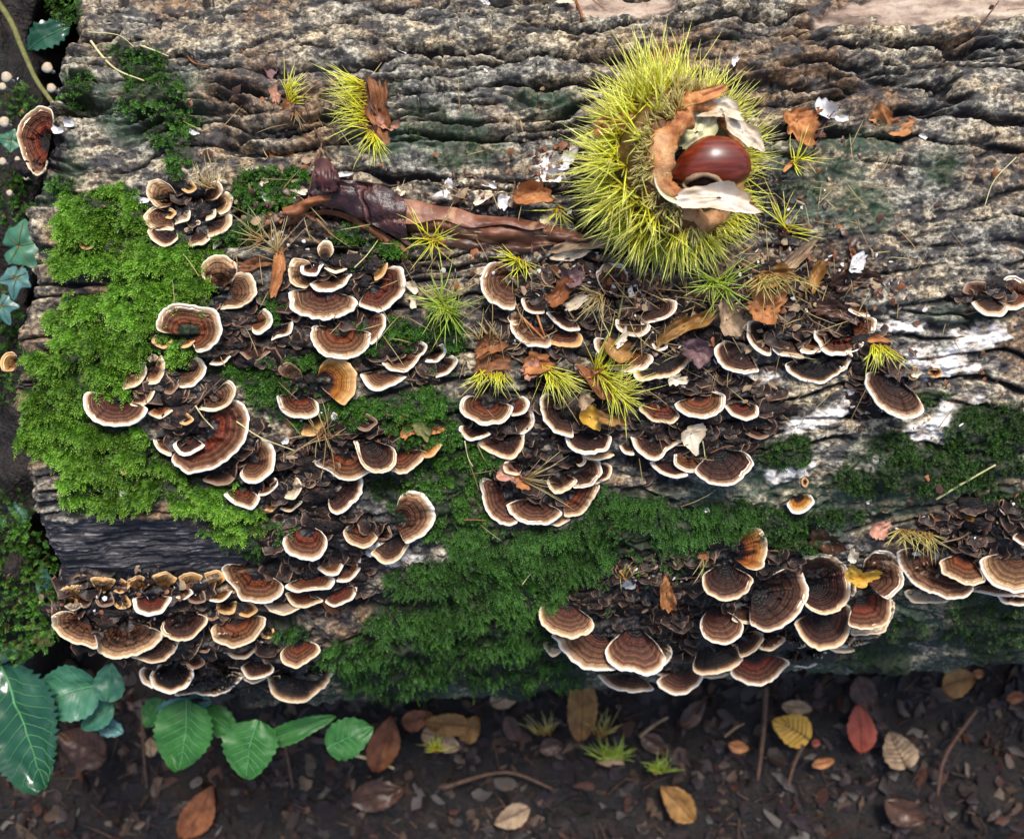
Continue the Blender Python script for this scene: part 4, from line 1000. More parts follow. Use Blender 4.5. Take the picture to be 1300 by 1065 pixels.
T(752, 378, ((760, 372), (768, 380)), 225, 120, 34, 38, 'straw', 22, 'straw-coloured spines left of the upright tongue-like bracket', [(730, 386, 34, 12, 20, 'cream')])
T(712, 268, ((706, 260), (712, 272)), 270, 170, 16, 32, 'fresh', 12, 'few spines hanging from the orange scrap left of the chestnut husk')
T(412, 552, ((404, 548), (420, 556)), 60, 360, 20, 42, 'straw', 22, 'thin crossed spines above the long shelf of brackets', [(408, 550, 16, 5, 60, 'brown')])
T(672, 606, ((660, 604), (668, 612)), 12, 80, 16, 50, 'straw', 26, 'pinkish husk scrap with thin pale spines on the half-round cluster', [(650, 606, 34, 20, -20, 'pink'), (664, 612, 16, 14, 10, 'orange')])
T(270, 236, ((258, 236), (276, 240)), 110, 120, 20, 26, 'straw', 14, 'thin brown spines behind the top-left rosette')
T(330, 300, ((322, 300), (338, 306)), 120, 200, 16, 34, 'straw', 10, 'pale loose spines on the moss between rosette and tall stack')
T(790, 732, ((782, 728), (800, 734)), 10, 300, 14, 22, 'dry', 14, 'a few spines beside the orange strip above the lower-right cluster')
T(893, 705, ((890, 700), (896, 712)), 260, 60, 5, 34, 'straw', 14, 'two or three thin spines by the upright orange bracket')

# ------------------------------------------------------------------ the long curled dead leaf
def strip(name, A_, B_, mat, parent, zA, zB, bulge, n=40, m=12, attrs=None, seed=1):
    a = catmull(A_, n); b = catmull(B_, n); v = np.linspace(0, 1, m)[None, :, None]
    P2 = a[:, None] * (1 - v) + b[:, None] * v
    sp, _, ok = hit(P2[..., 0].ravel(), P2[..., 1].ravel()); sz = sp[:, 2].reshape(n, m)
    sz = np.full_like(sz, np.median(sz)) * .5 + sz * .5
    z = sz + zA * (1 - v[..., 0]) + zB * v[..., 0] + bulge * np.sin(np.pi * v[..., 0]) + (fbm(P2[..., 0] / 40, P2[..., 1] / 30, 2, seed) - .5) * 6
    P = at(P2[..., 0], P2[..., 1], z); top = P.reshape(-1, 3); V = np.vstack([top, top - [0, 0, 1.3]]); k = n * m
    f1 = gridf(n, m); return obj(name, V, [f1, f1[:, ::-1] + k], mat, parent=parent)
def curled_leaf():
    c, _ = surf_pt(470, 260, 10); root = empty('curled_leaf', c)
    tag(root, 'long dead chestnut leaf, glossy dark purple-brown at left and rolled into a brown tube', 'dead leaf')
    t = NT('wet_leaf'); vn_ = t.n('ShaderNodeTexWave'); vn_.inputs['Scale'].default_value = 34; vn_.inputs['Distortion'].default_value = 6.5; vn_.wave_type = 'BANDS'; vn_.bands_direction = 'DIAGONAL'; vn_.inputs['Detail'].default_value = 2
    t.l(t.co(1, .7, 1), vn_.inputs['Vector']); nn = t.noise(160, 4, .6)
    cc = t.ramp(nn, [(.3, (.014, .006, .008)), (.55, (.045, .015, .015)), (.75, (.13, .04, .022))]); cc = t.mix(t.ramp(vn_.outputs['Fac'], [(0, .7), (.05, 0.)]), cc, (.16, .07, .06)); t.bump(t.math('ADD', t.ramp(vn_.outputs['Fac'], [(0, 0.), (.12, 1.)]), nn), .9, .0014)
    wet = t.fin(cc, .40, .5)
    strip('leaf_blade', [(402, 206), (424, 226), (452, 230), (480, 234), (505, 246), (516, 262), (512, 282)], [(388, 262), (404, 262), (430, 266), (452, 276), (478, 288), (500, 300), (524, 316)], wet, root, 26, 14, 5, seed=5)
    strip('leaf_fold', [(398, 206), (408, 200), (420, 206), (430, 222)], [(404, 236), (412, 244), (424, 243), (432, 238)], HUSK['redbrown'], root, 36, 40, 8, 20, 8, seed=6)
    strip('leaf_edge', [(358, 264), (372, 260), (396, 250), (420, 246)], [(360, 274), (378, 276), (398, 262), (420, 256)], HUSK['rust'], root, 22, 18, 7, 20, 6, seed=7)
    strip('under_blade', [(362, 282), (400, 268), (430, 268), (470, 286), (520, 316)], [(352, 292), (400, 274), (432, 276), (470, 296), (516, 332)], HUSK['rust'], root, 8, 6, 2, 30, 5, seed=8)
    # rolled right half: a tapering scroll
    t = NT('rolled_leaf'); nn = t.noise(90, 4, .6); wv = t.n('ShaderNodeTexWave'); wv.inputs['Scale'].default_value = 20; wv.inputs['Distortion'].default_value = 5; wv.bands_direction = 'DIAGONAL'; t.l(t.co(), wv.inputs['Vector'])
    cc = t.ramp(nn, [(.34, (.06, .020, .012)), (.48, (.14, .048, .024)), (.6, (.22, .085, .045)), (.74, (.33, .16, .10))]); cc = t.mix(t.ramp(wv.outputs['Fac'], [(0, .5), (.06, 0.)]), cc, (.45, .25, .12)); t.bump(t.math('ADD', nn, t.ramp(wv.outputs['Fac'], [(0, 0.), (.3, .6)])), .6, .001)
    rolled = t.fin(cc, .48, .45)
    strip('rolled_blade', [(506, 250), (528, 258), (560, 262), (600, 272), (640, 276), (690, 283), (730, 294), (756, 302)], [(510, 292), (530, 298), (562, 300), (598, 310), (640, 313), (684, 314), (724, 312), (758, 308)], rolled, root, 6, 2, 17, 70, 16, seed=9)
    strip('free_edge', [(504, 252), (530, 255), (556, 262), (580, 264), (612, 275), (650, 276), (690, 284)], [(506, 284), (528, 284), (560, 279), (596, 289), (640, 285), (672, 292), (692, 289)], rolled, root, 17, 26, 3, 60, 9, seed=11)
    strip('lower_edge', [(520, 296), (560, 297), (600, 306), (650, 309), (700, 309)], [(530, 306), (562, 311), (604, 318), (652, 322), (702, 314)], HUSK['leafbrown'], root, 6, 3, 2, 50, 6, seed=13)
    mr = catmull([(512, 274), (560, 284), (600, 294), (650, 298), (700, 300), (754, 305)], 40); sp, _, _ = hit(mr[:, 0], mr[:, 1]); z = np.convolve(np.pad(sp[:, 2] * .5 + np.median(sp[:, 2]) * .5, 5, 'edge'), np.ones(11) / 11, 'valid') + 19
    v_, f_ = tube(at(mr[:, 0], mr[:, 1], z), np.linspace(1.5, .6, 40), 6); obj('midrib', v_, f_, HUSK['tan'], parent=root)
    s_ = catmull([(420, 205), (405, 175), (394, 150), (386, 120), (398, 112), (404, 108)], 20)
    sp, _, _ = hit(s_[:, 0], s_[:, 1]); v_, f_ = tube(at(s_[:, 0], s_[:, 1], sp[:, 2] + 9), 1.5, 6); obj('stalk', v_, f_, HUSK['twig'], parent=root)
curled_leaf()

# ------------------------------------------------------------------ scraps lying on the log
G_W = 'white wood chips on the log'; G_O = 'scraps of brown husk and leaf'
def chips(lst):
    for (x, y, L, Wd, a, nm, m, lab) in lst:
        g = G_W if m in ('white', 'cream') else G_O
        shard(nm, x, y, L, Wd, a, 6, m, lab, 'wood chip' if g == G_W else 'scrap', g)
SH = shard
SH('husk_scrap', 1020, 154, 52, 38, 70, 10, 'orange', 'large orange-brown husk scrap beside the white fragment at upper right', 'scrap', G_O)
SH('husk_scrap', 1038, 168, 22, 18, 30, 14, 'dark', 'dark red-brown end piece under the large orange husk scrap', 'scrap', G_O)
SH('husk_scrap', 1130, 155, 44, 28, -5, 8, 'orange', 'flat orange scrap alone on the grey bark at upper right', 'scrap', G_O)
SH('white_chip', 1047, 140, 26, 18, -60, 12, 'white', 'bright white fragment above the large orange husk scrap', 'wood chip', G_W)
SH('white_chip', 1068, 151, 16, 9, -20, 12, 'white', 'small white fragment right of the bright white one', 'wood chip', G_W)
SH('husk_scrap', 678, 250, 46, 26, -10, 22, 'orange', 'orange curled scrap above the rolled leaf, left of the husk', 'scrap', G_O, curl=.5)
SH('leaf_scrap', 843, 72, 42, 24, 62, 10, 'rust', 'brown leaf scrap standing above the chestnut husk spines', 'scrap', G_O)
SH('leaf_scrap', 340, 84, 34, 18, -45, 8, 'purple', 'purple-brown leaf scrap on bark at upper left', 'scrap', G_O)
SH('leaf_scrap', 352, 192, 38, 18, -30, 8, 'rust', 'brown leaf scrap below the small spiny scrap', 'scrap', G_O)
SH('leaf_scrap', 725, 350, 26, 24, 10, 24, 'purple', 'pinkish purple leaf scrap under the rolled leaf tip', 'scrap', G_O)
SH('leaf_scrap', 708, 372, 36, 22, 30, 22, 'rust', 'rusty leaf scrap below the pinkish purple one', 'scrap', G_O)
SH('leaf_scrap', 885, 447, 38, 36, -60, 26, 'purple', 'pale purple lobed leaf scrap right of the wide black bracket', 'scrap', G_O)
SH('leaf_scrap', 735, 312, 60, 20, 4, 26, 'tan', 'mottled tan leaf piece at the tip of the rolled leaf', 'scrap', G_O)
SH('leaf_scrap', 870, 416, 74, 22, 36, 22, 'ochre', 'folded brown leaf strip below the green star of spines', 'scrap', G_O, curl=.5)
SH('leaf_scrap', 925, 405, 48, 30, -60, 22, 'tan', 'crumpled tan scrap touching the dark crescent bracket', 'scrap', G_O, curl=.5)
SH('leaf_scrap', 972, 386, 52, 34, 10, 18, 'orange', 'bright orange leaf patch right of the crumpled tan scrap', 'scrap', G_O)
SH('leaf_scrap', 1003, 334, 90, 17, 36, 22, 'tan', 'long narrow dry leaf strip right of the chestnut husk', 'scrap', G_O, curl=.6)
SH('leaf_scrap', 1035, 350, 44, 14, 60, 20, 'ochre', 'curled ochre strip right of the long narrow leaf strip', 'scrap', G_O, curl=.6)
SH('leaf_scrap', 1090, 358, 56, 24, 0, 12, 'leafbrown', 'dark brown leaf scrap above the upper right tiers', 'scrap', G_O)
SH('leaf_scrap', 1063, 398, 66, 22, -8, 12, 'leafbrown', 'dark wet leaf scrap inside the tiers lower right of the husk', 'scrap', G_O)
SH('white_chip', 1087, 334, 22, 22, -70, 14, 'white', 'bright white fragment above the dark brown leaf scrap at right', 'wood chip', G_W)
SH('leaf_scrap', 785, 440, 34, 26, -10, 26, 'ochre', 'folded ochre scrap in the middle tiers', 'scrap', G_O)
SH('husk_scrap', 753, 528, 34, 22, -60, 30, 'yellow', 'yellow-orange shredded scrap below the broad brush of spines', 'scrap', G_O, curl=.4)
SH('husk_scrap', 774, 532, 36, 14, -30, 28, 'ochre', 'ochre strip right of the yellow-orange shredded scrap', 'scrap', G_O, curl=.5)
SH('husk_scrap', 745, 508, 22, 18, 50, 32, 'tan', 'pale shredded tuft above the yellow-orange scrap', 'scrap', G_O, curl=.5)
SH('white_chip', 882, 553, 36, 26, 60, 16, 'cream', 'ragged cream flake on the dark tiers right of centre', 'wood chip', G_W)
SH('white_chip', 859, 482, 20, 15, 40, 14, 'cream', 'grey-white flake just below the wide black bracket', 'wood chip', G_W)
SH('wood_strip', 848, 752, 48, 16, -75, 30, 'orange', 'upright orange-brown splinter above the lower-right cluster', 'splinter')
SH('leaf_scrap', 1098, 728, 44, 28, -10, 52, 'yellow', 'pale yellow leaf scrap lying on the tan bracket at lower right', 'scrap', G_O)
SH('leaf_scrap', 1083, 706, 20, 18, 60, 44, 'cream', 'crinkled pale flake left of the pale yellow leaf scrap', 'scrap', G_O)
SH('leaf_scrap', 1048, 690, 44, 34, -60, 6, 'leafbrown', 'dark brown leaf behind the almost circular bracket', 'scrap', G_O)
SH('leaf_scrap', 520, 548, 26, 14, 30, 16, 'orange', 'small orange scrap above the long shelf of brackets', 'scrap', G_O)
SH('green_scrap', 536, 548, 30, 20, -20, 14, 'greenstem', 'olive green crumpled scrap above the long shelf of brackets', 'scrap', G_O)
SH('leaf_scrap', 420, 772, 26, 10, -40, 14, 'rust', 'thin rusty strip hanging below the tiers left of the bottom moss', 'scrap', G_O)
SH('leaf_scrap', 790, 430, 26, 10, 60, 24, 'cream', 'thin pale strip beside the folded ochre scrap', 'scrap', G_O)
chips([(572, 238, 22, 12, -80, 'white_chip', 'white', 'largest white chip above the rolled leaf'), (612, 252, 24, 12, 20, 'white_chip', 'cream', 'cream chip second from left above the rolled leaf'),
       (640, 256, 20, 14, 60, 'white_chip', 'white', 'crumbly white chip right of the cream one above the rolled leaf'), (622, 236, 16, 6, -10, 'white_chip', 'white', 'small white chip topmost above the rolled leaf'),
       (695, 284, 30, 14, -30, 'white_chip', 'cream', 'pale crumb under the orange curled scrap'), (720, 322, 44, 15, 6, 'white_chip', 'cream', 'long pale crumbly flake below the mottled tan leaf piece'),
       (806, 372, 22, 16, -60, 'white_chip', 'white', 'white crumb right of the upright tongue-like bracket'), (812, 378, 14, 9, 30, 'white_chip', 'cream', 'pale bean-shaped crumb right of the white crumb'),
       (683, 372, 16, 8, -50, 'white_chip', 'white', 'white flake left of the rusty leaf scrap'), (438, 222, 18, 7, 10, 'white_chip', 'white', 'white sliver above the dark part of the long curled leaf'),
       (337, 252, 16, 6, -40, 'white_chip', 'white', 'white sliver on moss left of the long curled leaf'), (382, 240, 22, 14, 10, 'white_chip', 'cream', 'grey-white flake above the tip of the long curled leaf'),
       (508, 242, 16, 12, -40, 'white_chip', 'cream', 'pinkish pale chip behind the dark curled leaf'), (512, 63, 12, 9, -60, 'white_chip', 'white', 'white chip on a bark ridge left of centre top'),
       (616, 5, 14, 8, -40, 'white_chip', 'white', 'white chip at the top edge of the picture'), (934, 78, 13, 7, 60, 'white_chip', 'white', 'small white chip right of the top of the husk'),
       (745, 100, 16, 9, -60, 'white_chip', 'white', 'small white chip at the upper left of the husk spines'), (1173, 174, 10, 6, 0, 'white_chip', 'white', 'tiny white chip right of the flat orange scrap'),
       (712, 203, 40, 24, 35, 'white_chip', 'white', 'large white crumbly patch touching the left spines of the husk'), (700, 224, 26, 18, -20, 'white_chip', 'white', 'white crumb below the large white patch left of the husk'), (728, 192, 22, 14, 60, 'white_chip', 'cream', 'cream crumb above the large white patch left of the husk'),
       (717, 2, 30, 12, -5, 'white_chip', 'cream', 'cream flake at the top edge above the husk'), (178, 255, 22, 9, 20, 'white_chip', 'white', 'white crumb touching the left of the top-left rosette'),
       (88, 158, 12, 8, 30, 'white_chip', 'white', 'white crumb at the top left end of the log, right one'), (72, 165, 14, 9, -20, 'white_chip', 'white', 'white crumb beside the bracket on the left end'),
       (246, 168, 12, 6, -40, 'white_chip', 'white', 'small white flake right of the upper left moss'), (1103, 637, 7, 5, 0, 'white_chip', 'white', 'tiny white speck on the dark mossy bark at right'),
       (468, 315, 10, 8, 20, 'white_chip', 'white', 'tiny white crumb on moss right of the tall stack top'), (523, 366, 22, 12, -30, 'white_chip', 'cream', 'small pale crumb left of the bright spine ball'),
       (525, 384, 14, 8, -60, 'white_chip', 'cream', 'pale crumb below the other, left of the bright spine ball'), (362, 560, 10, 7, 40, 'white_chip', 'white', 'tiny white crumb left of the crossed spines'),
       (800, 736, 30, 16, 40, 'white_chip', 'white', 'grey-white flake above the left of the lower-right cluster'), (894, 706, 10, 6, -20, 'white_chip', 'white', 'tiny white flake beside the upright orange bracket'),
       (897, 648, 9, 7, 0, 'white_chip', 'white', 'tiny white speck on the moss right of centre'), (336, 232, 12, 6, 40, 'white_chip', 'cream', 'small pale flake above the sliver left of the curled leaf'),
       (276, 310, 14, 7, 60, 'white_chip', 'cream', 'small grey crumb between rosette and pair of brackets'), (157, 626, 9, 9, 0, 'white_chip', 'white', 'round white disc on the lower left moss'),
       (1163, 474, 14, 8, 0, 'white_chip', 'cream', 'cream crumb on the white bark at right'), (1200, 742, 9, 5, 0, 'white_chip', 'white', 'white fleck on the very large banded bracket'),
       (1163, 703, 10, 5, -20, 'white_chip', 'white', 'white fleck beside the dry spiny scrap at right'), (950, 408, 20, 10, 60, 'leaf_scrap', 'tan', 'small curled tan scrap over the dark crescent bracket'),
       (958, 440, 30, 9, 30, 'leaf_scrap', 'tan', 'thin tan curl right of the dark crescent bracket'), (556, 545, 18, 10, 30, 'leaf_scrap', 'orange', 'tiny orange scrap beside the olive green one'),
       (1245, 410, 12, 8, 0, 'white_chip', 'cream', 'small cream lump on the bark at the far right')])

# twigs, needles and grass
def stick(name, pts, r, mat, label, cat, lift=8, z=None, grp=None, r2=None):
    p = catmull(pts, max(8, len(pts) * 7))
    if z is None:
        sp, _, ok = hit(p[:, 0], p[:, 1]); zz = np.where(ok, sp[:, 2], -200); zz = np.convolve(np.pad(zz, 5, 'edge'), np.ones(11) / 11, 'valid') + lift
    else: zz = np.interp(np.linspace(0, 1, len(p)), np.linspace(0, 1, len(z)), z) if hasattr(z, '__len__') else np.full(len(p), float(z))
    P = at(p[:, 0], p[:, 1], zz); f = (CAMH - zz) / CAMH
    rr = np.linspace(r, r2 if r2 is not None else r * .6, len(p)) * f
    v, fc = tube(P, rr, 6); o = obj(name, v, fc, HUSK[mat], loc=P[0]); tag(o, label, cat, grp); return o
GT = 'dry needles and twigs on the log'
for (pts, r, m, lab) in [
    ([(115, 52), (130, 72), (150, 90), (183, 103)], 1.7, 'grass', 'pale curved dry stalk on the bark at top left'), ([(112, 41), (150, 45), (170, 60)], .8, 'grass', 'thin pale fibre above the curved dry stalk'),
    ([(178, 58), (200, 66), (214, 72)], 1.2, 'grass', 'short pale fibre right of the curved dry stalk'), ([(214, 68), (232, 66), (246, 80), (266, 84)], 1.6, 'rust', 'reddish root fibre on the top left bark'),
    ([(1188, 634), (1225, 612), (1264, 590)], 1.8, 'grass', 'straight pale grass blade across the right mossy bark'), ([(1232, 45), (1250, 25), (1268, 2)], 1.3, 'twig', 'thin stalk leaning at the top right corner'),
    ([(300, 535), (330, 555), (374, 572)], 1.0, 'grass', 'thin straw running from large crescent to crossed spines'), ([(400, 165), (408, 186), (396, 225), (392, 250)], 1.4, 'twig', 'thin brown twig crossing above the long curled leaf'),
    ([(1035, 185), (1052, 150), (1075, 125)], 1.1, 'purple', 'purplish thin stalk by the bright white fragment'), ([(1020, 190), (1040, 160), (1052, 146)], 1.0, 'twig', 'second thin stalk by the bright white fragment'),
    ([(730, 0), (738, 18), (740, 36)], 2.2, 'rust', 'short red-brown stalk at the top edge'), ([(752, 0), (770, 14)], .8, 'rust', 'hair-thin red fibre at the top edge'),
    ([(402, 278), (415, 292), (428, 304)], 1.5, 'ochre', 'ochre needle on moss above the tall stack'), ([(428, 300), (445, 310), (455, 313)], 1.1, 'rust', 'thin brown twig above the tall stack'),
    ([(450, 340), (465, 325), (480, 305)], .9, 'straw' if False else 'grass', 'thin straw rising right of the tall stack'), ([(378, 284), (395, 272), (428, 268)], .8, 'twig', 'dark thread under the curled leaf'),
    ([(493, 556), (503, 542), (514, 526)], 1.6, 'rust', 'red-brown needle above the long shelf'), ([(240, 525), (262, 500), (282, 480)], 1.4, 'twig', 'dark twig across the left tiers'),
    ([(248, 515), (258, 530), (271, 544)], 1.0, 'grass', 'short straw over the very large rusty crescent'), ([(740, 380), (752, 395), (762, 420)], 1.0, 'grass', 'long drooping straw under the straw-coloured spines'),
    ([(757, 380), (764, 405), (774, 425)], .9, 'grass', 'second drooping straw under the straw-coloured spines'), ([(785, 405), (790, 380), (793, 360)], 1.8, 'greenstem', 'olive stalk beside the upright tongue bracket'),
    ([(660, 400), (674, 414), (692, 432)], 1.8, 'orange', 'orange splinter lying on the broad rusty bracket'), ([(682, 400), (688, 418), (693, 430)], 1.6, 'orange', 'second orange splinter meeting the first at its tip'),
    ([(588, 660), (604, 660), (618, 661)], 1.1, 'rust', 'tiny brown needle on the moss left of the half-round cluster'), ([(892, 560), (894, 572), (895, 580)], .9, 'grass', 'tiny needle below the ragged cream flake'),
    ([(902, 575), (918, 568), (932, 566)], 1.0, 'rust', 'brown needle on the large dark fan bracket'), ([(857, 790), (872, 792), (886, 794)], 1.4, 'grass', 'pale stub beside the neat fan-shaped bracket'),
    ([(1190, 740), (1193, 715), (1198, 694)], 1.0, 'twig', 'thin needle upright among the right edge tiers'), ([(1235, 660), (1225, 680), (1190, 690)], 1.4, 'tan', 'pale curved stalk of the dry spiny scrap'),
    ([(856, 735), (870, 734), (893, 732)], 1.1, 'twig', 'thin twig between splinter and upright orange bracket'), ([(851, 770), (855, 790), (853, 806)], 1.0, 'rust', 'thin hanging fibre below the orange-brown splinter'),
    ([(663, 742), (672, 730), (681, 722)], .9, 'grass', 'short straw in the bottom moss'), ([(540, 370), (560, 366), (575, 372)], .8, 'grass', 'thin straw over the bright spine ball'),
    ([(1290, 200), (1262, 230), (1250, 262)], .0 + .8, 'grass', 'faint fibre on the pale bark at the far right'), ([(590, 560), (594, 580), (600, 592)], .9, 'grass', 'bent straw below the centre stack'),
    ([(606, 565), (616, 585), (630, 600)], .9, 'greenstem', 'green stalk below the centre stack')]:
    stick('dry_stalk', pts, r, m, lab, 'stalk', 9, None, GT)
stick('bramble_shoot', [(-20, -20), (12, 25), (28, 62), (45, 100), (60, 122), (70, 135)], 4.2, 'greenstem', 'thick green stem slanting down the top left corner', 'bramble shoot', z=[-260, -200, -150, -90, -40, -20], r2=3.0)

# ------------------------------------------------------------------ moss: tens of thousands of feathery shoots
def moss_mat(name, lo, hi, tip):
    t = NT(name); a = t.attr('t'); r = t.attr('rv')
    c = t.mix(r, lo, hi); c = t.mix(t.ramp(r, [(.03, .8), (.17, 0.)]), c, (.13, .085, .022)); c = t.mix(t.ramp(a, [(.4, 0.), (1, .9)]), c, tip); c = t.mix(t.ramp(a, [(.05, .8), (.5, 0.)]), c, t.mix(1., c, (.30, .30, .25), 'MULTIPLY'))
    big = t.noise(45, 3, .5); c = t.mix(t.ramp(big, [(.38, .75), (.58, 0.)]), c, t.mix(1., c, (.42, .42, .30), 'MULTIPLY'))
    m = t.fin(c, .5, .35); t.translucent(c, .3); return m
def moss(name, key, n, ln, mat, label, box, thick=1.0, dirn=270, dspread=200, up=(.25, 1.0), leaf=3.7, K=12):
    x0, y0, x1, y1 = box
    px = rng.uniform(x0, x1, n * 3); py = rng.uniform(y0, y1, n * 3)
    d = masks(px, py)[key]; keep = d > rng.random(len(px)) * .95 + .03
    ci = np.clip(px.astype(int), 0, 1419); ri = np.clip(py.astype(int), 0, 1099)
    keep &= ~((px >= 0) & (py >= 0) & COVER[ri, ci])
    clump = fbm(px / 14, py / 11, 3, 401); keep &= rng.random(len(px)) < sst(.34, .52, clump) * .93 + .07
    px, py, clump = px[keep][:n], py[keep][:n], clump[keep][:n]
    P, Nn, ok = hit(px, py); P, Nn, clump = P[ok], Nn[ok], clump[ok]; n = len(P)
    P = P - Nn * 1.0 + Nn * (clump[:, None] - .4) * 20 * thick
    an = np.radians(dirn + (rng.random(n) - .5) * dspread + (fbm(P[:, 0] / 45, P[:, 1] / 45, 2, 405) - .5) * 220)
    lean = np.stack([np.cos(an), np.sin(an), 0 * an], -1); upk = rng.uniform(up[0], up[1], n)[:, None]
    A = lean + Nn * upk; A /= np.linalg.norm(A, axis=1)[:, None]
    Sd = np.cross(A, Nn + rng.normal(0, .35, (n, 3))); Sd /= np.linalg.norm(Sd, axis=1)[:, None]; C = np.cross(Sd, A)
    L = ln * (.35 + .6 * rng.random(n) + .55 * rng.random(n) ** 3); bendv = np.stack([0 * L, -.12 * L, -.30 * L], -1)
    V = []; tv = []
    for k in range(K):
        u = (k + .4) / K; b = P + A * (L * u)[:, None] + bendv * u * u
        sg = 1 if k % 2 else -1
        if k == K - 1: sg = 0
        ll = leaf * (1.15 - .55 * u) * (.75 + .5 * rng.random(n)); w = ll * .20
        dr = A * (.62 + .3 * rng.random((n, 1))) + Sd * sg * (.75 + .3 * rng.random((n, 1))) + C * rng.uniform(-.1, .75, (n, 1)); dr /= np.linalg.norm(dr, axis=1)[:, None]
        sd_ = np.cross(dr, C + rng.normal(0, .3, (n, 3))); sd_ /= np.linalg.norm(sd_, axis=1)[:, None] + 1e-6
        V += [b, b + dr * (ll * .5)[:, None] + sd_ * w[:, None], b + dr * ll[:, None], b + dr * (ll * .5)[:, None] - sd_ * w[:, None]]
        tv += [u * .7, u * .7 + .12, u * .7 + .3, u * .7 + .12]
    V = np.stack(V, 1); t = np.tile(np.array(tv), n); rv = np.repeat(np.clip(rng.random(n) * .7 + (clump - .4) * 1.2, 0, 1), 4 * K)
    f = np.arange(n * K * 4).reshape(-1, 4)
    o = obj(name, V.reshape(-1, 3), f, mat, loc=P.mean(0), smooth=False, attrs={'t': t, 'rv': rv})
    return tag(o, label, 'moss', None, 'stuff')
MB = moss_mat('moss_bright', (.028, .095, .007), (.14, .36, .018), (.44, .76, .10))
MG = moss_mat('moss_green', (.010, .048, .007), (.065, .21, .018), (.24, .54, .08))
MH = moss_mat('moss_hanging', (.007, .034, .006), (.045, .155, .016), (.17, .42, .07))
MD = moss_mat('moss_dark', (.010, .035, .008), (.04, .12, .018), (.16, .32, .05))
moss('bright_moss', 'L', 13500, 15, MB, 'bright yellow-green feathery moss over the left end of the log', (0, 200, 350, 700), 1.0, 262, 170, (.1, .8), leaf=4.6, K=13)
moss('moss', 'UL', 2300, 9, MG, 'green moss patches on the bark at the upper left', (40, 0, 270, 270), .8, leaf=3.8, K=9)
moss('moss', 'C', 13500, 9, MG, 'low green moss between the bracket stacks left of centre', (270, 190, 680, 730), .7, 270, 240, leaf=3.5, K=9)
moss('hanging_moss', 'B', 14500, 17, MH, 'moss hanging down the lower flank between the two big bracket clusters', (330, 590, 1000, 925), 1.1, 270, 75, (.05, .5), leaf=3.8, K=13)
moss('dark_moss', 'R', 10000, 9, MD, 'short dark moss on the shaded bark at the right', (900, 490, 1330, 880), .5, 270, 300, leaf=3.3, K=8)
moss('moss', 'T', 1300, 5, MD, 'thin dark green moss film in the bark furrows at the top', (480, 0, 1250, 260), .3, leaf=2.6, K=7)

# ------------------------------------------------------------------ dark lumpy tissue the brackets grow from
def crust():
    n = 2600; px = rng.uniform(20, 1300, n * 6); py = rng.uniform(180, 890, n * 6)
    m = masks(px, py); d = m['dark'] * (1 - m['wood']); clump = fbm(px / 10, py / 8, 3, 431)
    ci = np.clip(px.astype(int), 0, 1419); ri = np.clip(py.astype(int), 0, 1099)
    keep = (d > .55) & (clump > .5) & ~COVER[ri, ci] & ((py > 330) | (px < 310)); px, py = px[keep][:n], py[keep][:n]
    P, N, ok = hit(px, py); P, N = P[ok], N[ok]; n = len(P)
    nu, nv = 4, 8; V = []; th = np.linspace(0, 2 * np.pi, nv + 1)[:-1]
    r = rng.uniform(2.2, 8.5, n); ex = rng.uniform(.8, 2.6, n)
    X = np.tile([1., 0, 0], (n, 1)); B = np.cross(N, X); B /= np.linalg.norm(B, axis=1)[:, None]; X = np.cross(B, N)
    for j, (rr, hh) in enumerate([(1.25, -.3), (1.1, .05), (.7, .28), (.12, .40)]):
        q = r[:, None] * rr * (1 + rng.normal(0, .30, (n, nv)))
        V.append(P[:, None] + X[:, None] * (q * np.cos(th) * ex[:, None])[..., None] + B[:, None] * (q * np.sin(th))[..., None] + N[:, None] * (r * .7 * hh)[:, None, None])
    V = np.stack(V, 1).reshape(-1, 3); b = (np.arange(n) * 32)[:, None, None]
    f = (gridf(4, 8, 0, True)[None] + b).reshape(-1, 4)
    t = NT('bracket_root'); nn = t.noise(260, 4, .7); c = t.ramp(nn, [(.35, (.003, .0025, .003)), (.55, (.014, .008, .007)), (.68, (.07, .030, .018)), (.8, (.22, .12, .07))]); t.bump(nn, 1., .002)
    o = obj('bracket_roots', V, f, t.fin(c, .6, .3), parent=log); o['kind'] = 'stuff'; o['label'] = 'knobbly black tissue from which the brackets grow'
crust()

